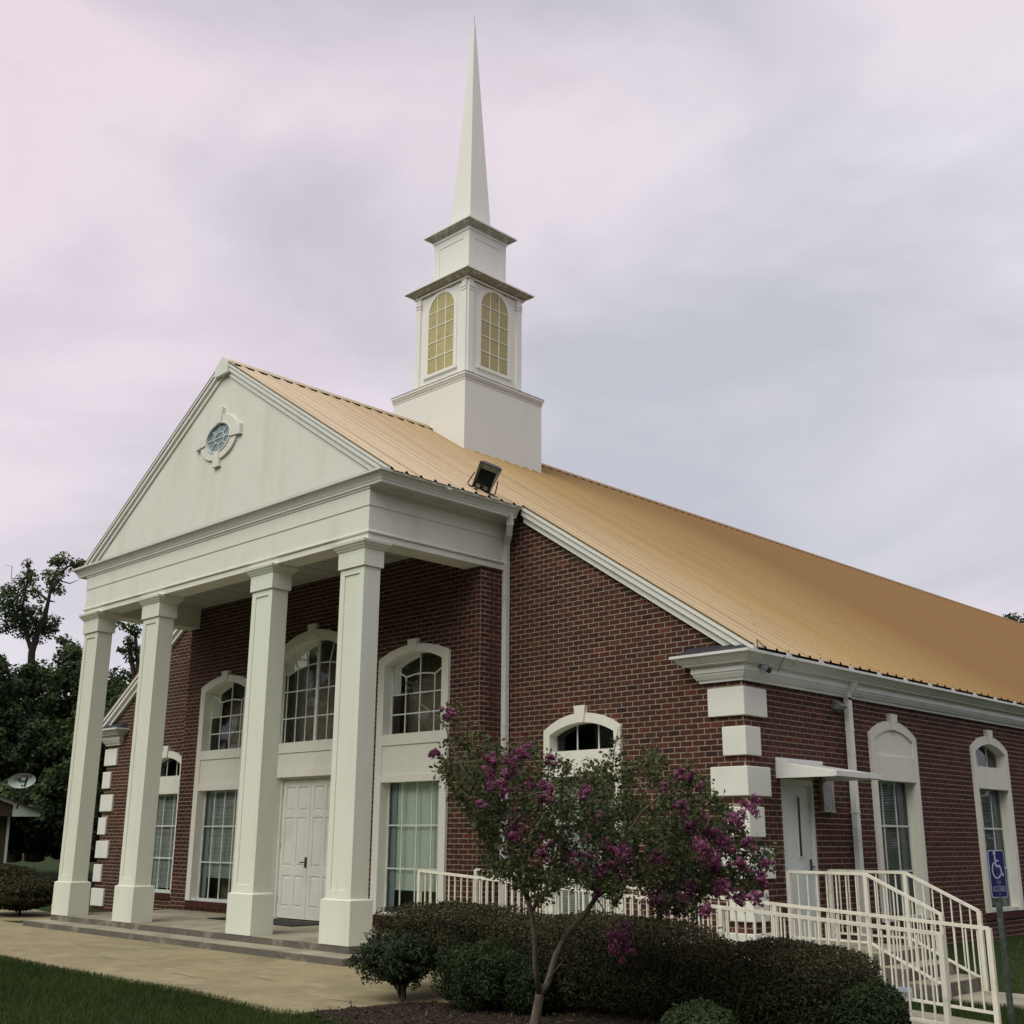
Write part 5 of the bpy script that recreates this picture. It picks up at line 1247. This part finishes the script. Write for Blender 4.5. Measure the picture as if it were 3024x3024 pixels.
clump_tree('oak_tree', 'tall open crowned tree at the far left rising above the dark trees', at(85, 2500, oakd),
           [([at(85, 2500, oakd), at(88, 2200, oakd), Z5(240, 1300, oakd), Z5(260, 900, oakd), Z5(320, 700, oakd), Z5(370, 600, oakd), Z5(395, 480, oakd), Z5(430, 300, oakd), Z5(510, 160, oakd)], .27, .03),
            ([Z5(260, 900, oakd), Z5(200, 700, oakd), Z5(180, 540, oakd), Z5(230, 300, oakd), Z5(225, 160, oakd)], .12, .03), ([Z5(395, 480, oakd), Z5(330, 430, oakd), Z5(300, 420, oakd)], .08, .03),
            ([Z5(230, 300, oakd), Z5(90, 300, oakd), Z5(100, 200, oakd), Z5(40, 190, oakd)], .03, .008), ([Z5(430, 300, oakd), Z5(570, 340, oakd), Z5(640, 310, oakd)], .045, .012), ([Z5(430, 300, oakd), Z5(560, 200, oakd), Z5(650, 175, oakd)], .07, .02), ([Z5(395, 480, oakd), Z5(450, 490, oakd)], .06, .02)],
           [(Z5(x, y, oakd+random.uniform(-1.5, 1.5)), r*.3623/FPX*oakd*1.7) for x, y, r in cl], 620, .08, .18)
# dense trees making up the dark wall of green
specs = [(-170, 52, 1960, 330), (-30, 50, 1935, 260), (90, 55, 1950, 260), (215, 52, 1905, 200), (330, 54, 1985, 230), (450, 56, 1960, 220), (-60, 44, 2130, 220), (110, 45, 2150, 220), (280, 46, 2080, 210), (400, 47, 2040, 200), (40, 40, 2330, 170), (200, 41, 2260, 170)]
labs = ['dense dark tree at the left edge of the view', 'dense dark tree under the tall open crowned tree', 'dark bushy tree behind the satellite dish', 'dark tree with a broken top left of the first column', 'dark tree seen between the first two columns', 'dark tree mostly hidden behind the second column', 'lower dark tree at the far left behind the small house', 'lower bushy tree with lighter leaves behind the satellite dish', 'lower dark tree beside the first column', 'lower dark tree filling the gap between the first two columns', 'low dark understorey tree behind the small house', 'low dark understorey tree left of the first column base']
for (u, d, vt, w), lab in zip(specs, labs):
    cl = []; vb = 2520; H_ = vb-vt
    for i in range(95):
        t = random.random()**.85; hw = w/2*(math.sin(math.pi*min(1, t*.9+.1))**.6)
        cl.append((at(u+random.uniform(-hw, hw), vb-H_*(t*.92+.06), d+random.uniform(-2, 2)), random.uniform(28, 52)/FPX*d))
    clump_tree('dense_tree', lab, at(u, 2515, d), [([at(u, 2540, d), at(u+5, (2540+vt)/2, d), at(u, vt+60, d)], .3, .05)], cl, 420, .10, random.choice([-.12, -.04, .04]))
c8 = [(at(x*.3623, 1600+y*.3623, 52), r*.3623/FPX*52*1.4) for x, y, r in [(1000, 690, 36), (1080, 700, 50), (1120, 740, 44), (1050, 800, 44), (1090, 860, 50), (1020, 890, 36), (970, 880, 26), (1130, 900, 50), (1060, 950, 40), (970, 660, 20)]]
clump_tree('oak_tree', 'open leafy branch tree seen between the first and second columns', at(420, 2500, 52), [([at(420, 2520, 52), at(415, 2100, 52), at(380, 1900, 52), at(350, 1920, 52)], .2, .04), ([at(415, 2050, 52), at(400, 1880, 52), at(370, 1850, 52)], .12, .03)], c8, 520, .09, .10)
clr = [(at(2990+random.uniform(-22, 90), 1838+random.uniform(-14, 120), 78), random.uniform(.35, .8)) for i in range(26)]
clump_tree('oak_tree', 'treetop just showing above the roof ridge at the right edge', at(3030, 2440, 78), [([at(3030, 2460, 78), at(3020, 1860, 78)], .3, .05)], clr, 60, .16, .1)
# distant woodland closing the horizon
def woods():
    P = []
    for i in range(52000):
        a = rng.uniform(0, 2*math.pi); R_ = 110+rng.uniform(0, 25); h = 9+3*math.sin(a*9)+2*math.sin(a*23+1)
        P.append((R_*math.cos(a), R_*math.sin(a)+10, rng.random()**.7*h))
    P = np.array(P); n = -P.copy(); n[:, 2] = 20; n /= np.linalg.norm(n, axis=1, keepdims=True)
    V = leaves(P, n, .55, .7, .7); o = np_mesh('woodland', M['tree_leaf'], V, len(P), np.clip(rng.normal(.3, .15, len(P)), 0, 1))
    tag(o, 'far off belt of dark woodland along the horizon', 'woodland', kind='stuff')
woods()

def opposite_trees():
    P = []; C_ = []
    for k in range(170):
        a = rng.uniform(math.radians(-175), math.radians(38)); R_ = 58+rng.uniform(-5, 9)
        x, y = R_*math.cos(a)-2, R_*math.sin(a)-8; h = rng.uniform(17, 23)
        for j in range(7): C_.append((x+rng.normal(0, 1.8), y+rng.normal(0, 1.8), h*rng.uniform(.15, .92), rng.uniform(2.0, 3.4)))
    for x, y, z, r in C_:
        q = rng.normal(0, 1, (60, 3)); q /= np.linalg.norm(q, axis=1, keepdims=True); P.append(np.array([x, y, z])+q*r*rng.random((60, 1))**.4)
    P = np.concatenate(P); P = P[P[:, 2] > 0]; n = -P.copy(); n[:, 2] = 15; n /= np.linalg.norm(n, axis=1, keepdims=True)
    V = leaves(P, n, .62, .7, .7); o = np_mesh('woodland', M['tree_leaf'], V, len(P), np.clip(rng.normal(.3, .15, len(P)), 0, 1))
    tag(o, 'tall dark trees standing across the lawn opposite the church, seen mirrored in its windows', 'woodland', kind='stuff')
opposite_trees()

# ---------------------------------------------------------------- small house and dish at the far left
def house():
    d = 32.0; o = at(-60, 2480, d); o[2] = 0; root = empty('small_house', 'low brick house at the far left with a pale gable and white corner post', 'house', tuple(o))
    L_ = lambda u, v, dd=d: tuple(at(u, v, dd)-o)
    b = MB()
    def slabq(pts, th, m, nm):
        q = [Vector(p) for p in pts]; n = (Vector(o)-Vector(CAM)); n.z = 0; n.normalize()
        mb = MB(); k = len(q); mb.add([tuple(p) for p in q]+[tuple(p+n*th) for p in q], [tuple(range(k)), tuple(range(2*k-1, k-1, -1))]+[(i, (i+1) % k, k+(i+1) % k, k+i) for i in range(k)]); return mb.build(nm, M[m], root)
    Q = lambda x, y: (x*.3106, 2200+y*.3106)
    slabq([L_(*Q(115, 680)), L_(*Q(380, 680)), L_(*Q(382, 640)), L_(*Q(0, 485)), L_(*Q(-300, 375)), L_(*Q(-300, 420)), L_(*Q(0, 520)), L_(*Q(130, 570))], .12, 'house_trim', 'gable_fascia')
    slabq([L_(*Q(-300, 390), d+.15), L_(*Q(0, 500), d+.15), L_(*Q(130, 560), d+.15), L_(*Q(115, 675), d+.15), L_(*Q(-300, 675), d+.15)], 3.0, 'house_brick', 'gable_wall')
    slabq([L_(*Q(-300, 680), d+.6), L_(*Q(80, 680), d+.6), L_(*Q(40, 1150), d+.6), L_(*Q(-300, 1200), d+.6)], 6.0, 'house_brick', 'brick_wall')
    slabq([L_(*Q(75, 680), d+.5), L_(*Q(100, 680), d+.5), L_(*Q(55, 1150), d+.5), L_(*Q(30, 1150), d+.5)], .1, 'house_trim', 'corner_post')
    slabq([L_(*Q(382, 640), d-.15), L_(*Q(390, 628), d-.15), L_(*Q(0, 470), d-.15), L_(*Q(-300, 360), d-.15), L_(*Q(-300, 376), d-.15), L_(*Q(0, 486), d-.15)], 7.0, 'house_roof', 'roof')
    ds = at(62, 2395, d-.3); r = empty('satellite_dish', 'oval grey satellite dish on a bent arm at the roof edge of the small house', 'satellite dish', tuple(ds)); o2 = np.array(r.location)
    c = at(64.3, 2305.5, d-.35)-o2; X = Rv*math.cos(.12)+Uv*math.sin(.12); Y = -Rv*math.sin(.12)+Uv*math.cos(.12)
    rx, ry = .39, .205; b = MB(); rings = [c]; n = 28; nn = -Fv; vs = [c+nn*-.10]; fs = []
    for k in (.35, .7, 1.0):
        for i in range(n):
            a = 2*math.pi*i/n; vs.append(c+X*rx*k*math.cos(a)+Y*ry*k*math.sin(a)-nn*(.10*(1-k*k)))
    for i in range(n): fs.append((0, 1+i, 1+(i+1) % n))
    for q in range(2):
        for i in range(n): fs.append((1+q*n+i, 1+q*n+(i+1) % n, 1+(q+1)*n+(i+1) % n, 1+(q+1)*n+i))
    b.add(vs, fs); dd = b.build('dish', M['dish'], r, smooth=True)
    b = MB(); b.tube([tuple(at(48, 2388, d-.3)-o2), tuple(at(60, 2362, d-.3)-o2), tuple(at(66, 2325, d-.3)-o2), tuple(at(66, 2318, d-.3)-o2)], .03, 7)
    b.tube([tuple(at(73, 2322, d-.4)-o2), tuple(at(80, 2298, d-.9)-o2)], .028, 6); b.build('arm', M['dark_metal'], r)
    b = MB(); p0, p1 = at(66, 2291, d-.9)-o2, at(94, 2292, d-.9)-o2; b.bar(tuple(p0), tuple(p1), .08, .07); b.tube([tuple(at(56, 2299, d-.9)-o2), tuple(at(62, 2296, d-.9)-o2)], .05, 7); b.build('receiver', M['dark_metal'], r)
house()

# ---------------------------------------------------------------- grass
def grass():
    N = 120000
    x = rng.uniform(-16, .9, N); y = -6.32-rng.random(N)**1.3*4.2
    edge = np.interp(x, [-30, -8.4, -6.4, -4.5, -3.2, -2.0, -1.35, -1.05, -.9, .9], [-6.27, -6.29, -6.36, -6.36, -6.33, -6.46, -6.53, -6.4, -6.35, -6.75])
    y = edge+.05-rng.random(N)**1.25*3.6*np.clip((x+18)/8, .25, 1)
    M2 = 26000; x2 = rng.uniform(-.0, 9, M2); y2 = rng.uniform(2.1, 12, M2)
    M3 = 16000; x3 = rng.uniform(.05, 6.0, M3); y3 = rng.uniform(-.8, .85, M3); m3 = np.ones(M3, bool)
    M4 = 16000; x4 = rng.uniform(-34, -18.7, M4); y4 = rng.uniform(-.9, 12, M4)
    X = np.concatenate([x, x2, x3, x4]); Y = np.concatenate([y, y2, y3, y4])
    keep = ~((X > 2.1) & (Y > .85) & (Y < 2.0)) & ~((X < 2.13) & (X > -.1) & (Y > .6) & (Y < 2.06))
    X, Y = X[keep], Y[keep]; N = len(X); Zg = gz(X, Y)
    dist = np.hypot(X-CAM[0], Y-CAM[1])
    h = rng.uniform(.028, .07, N)*(1+.3*(rng.random(N) < .04)); w = .0028*np.clip(dist/9, 1, 2.6)
    a = rng.uniform(0, 2*math.pi, N); lean = rng.uniform(.1, .8, N)*h; la = rng.uniform(0, 2*math.pi, N)
    V = np.empty((N, 3, 3))
    V[:, 0] = np.stack([X-w*np.cos(a), Y-w*np.sin(a), Zg-.003], 1); V[:, 1] = np.stack([X+w*np.cos(a), Y+w*np.sin(a), Zg-.003], 1)
    V[:, 2] = np.stack([X+lean*np.cos(la), Y+lean*np.sin(la), Zg+h], 1)
    o = np_mesh('grass', M['grass_blade'], V.reshape(-1, 3), N, np.clip(rng.normal(.45, .2, N)+.15*np.sin(X*1.7)*np.sin(Y*2.1), 0, 1), k=3)
    tag(o, 'short green lawn grass round the pavement and the side wall', 'grass', kind='stuff')
    # a tall weed by the pavement edge
    p = at(1033, 2985, 11.3); b = MB(); q = np.array([p[0], p[1], 0]); 
    b.tube([q, q+np.array([.01, 0, .05]), q+np.array([.015, .0, .11])], [.004, .004, .002], 5)
    pts = q+np.stack([rng.normal(.008, .012, 26), rng.normal(0, .012, 26), rng.uniform(.0, .12, 26)], 1)
    w_ = empty('weed', 'small upright weed growing at the edge of the pavement', 'weed', tuple(q))
    b2 = MB(); b2.tube([(0, 0, 0), (.01, 0, .06), (.015, 0, .12)], [.004, .003, .002], 5); b2.build('stalk', M['twig'], w_)
    np_mesh('leaf', M['chip'], leaves(pts-q, rng.normal(0, 1, (26, 3)), .012, .5, .5), 26, rng.random(26), w_)
grass()

S.render.engine = 'CYCLES'
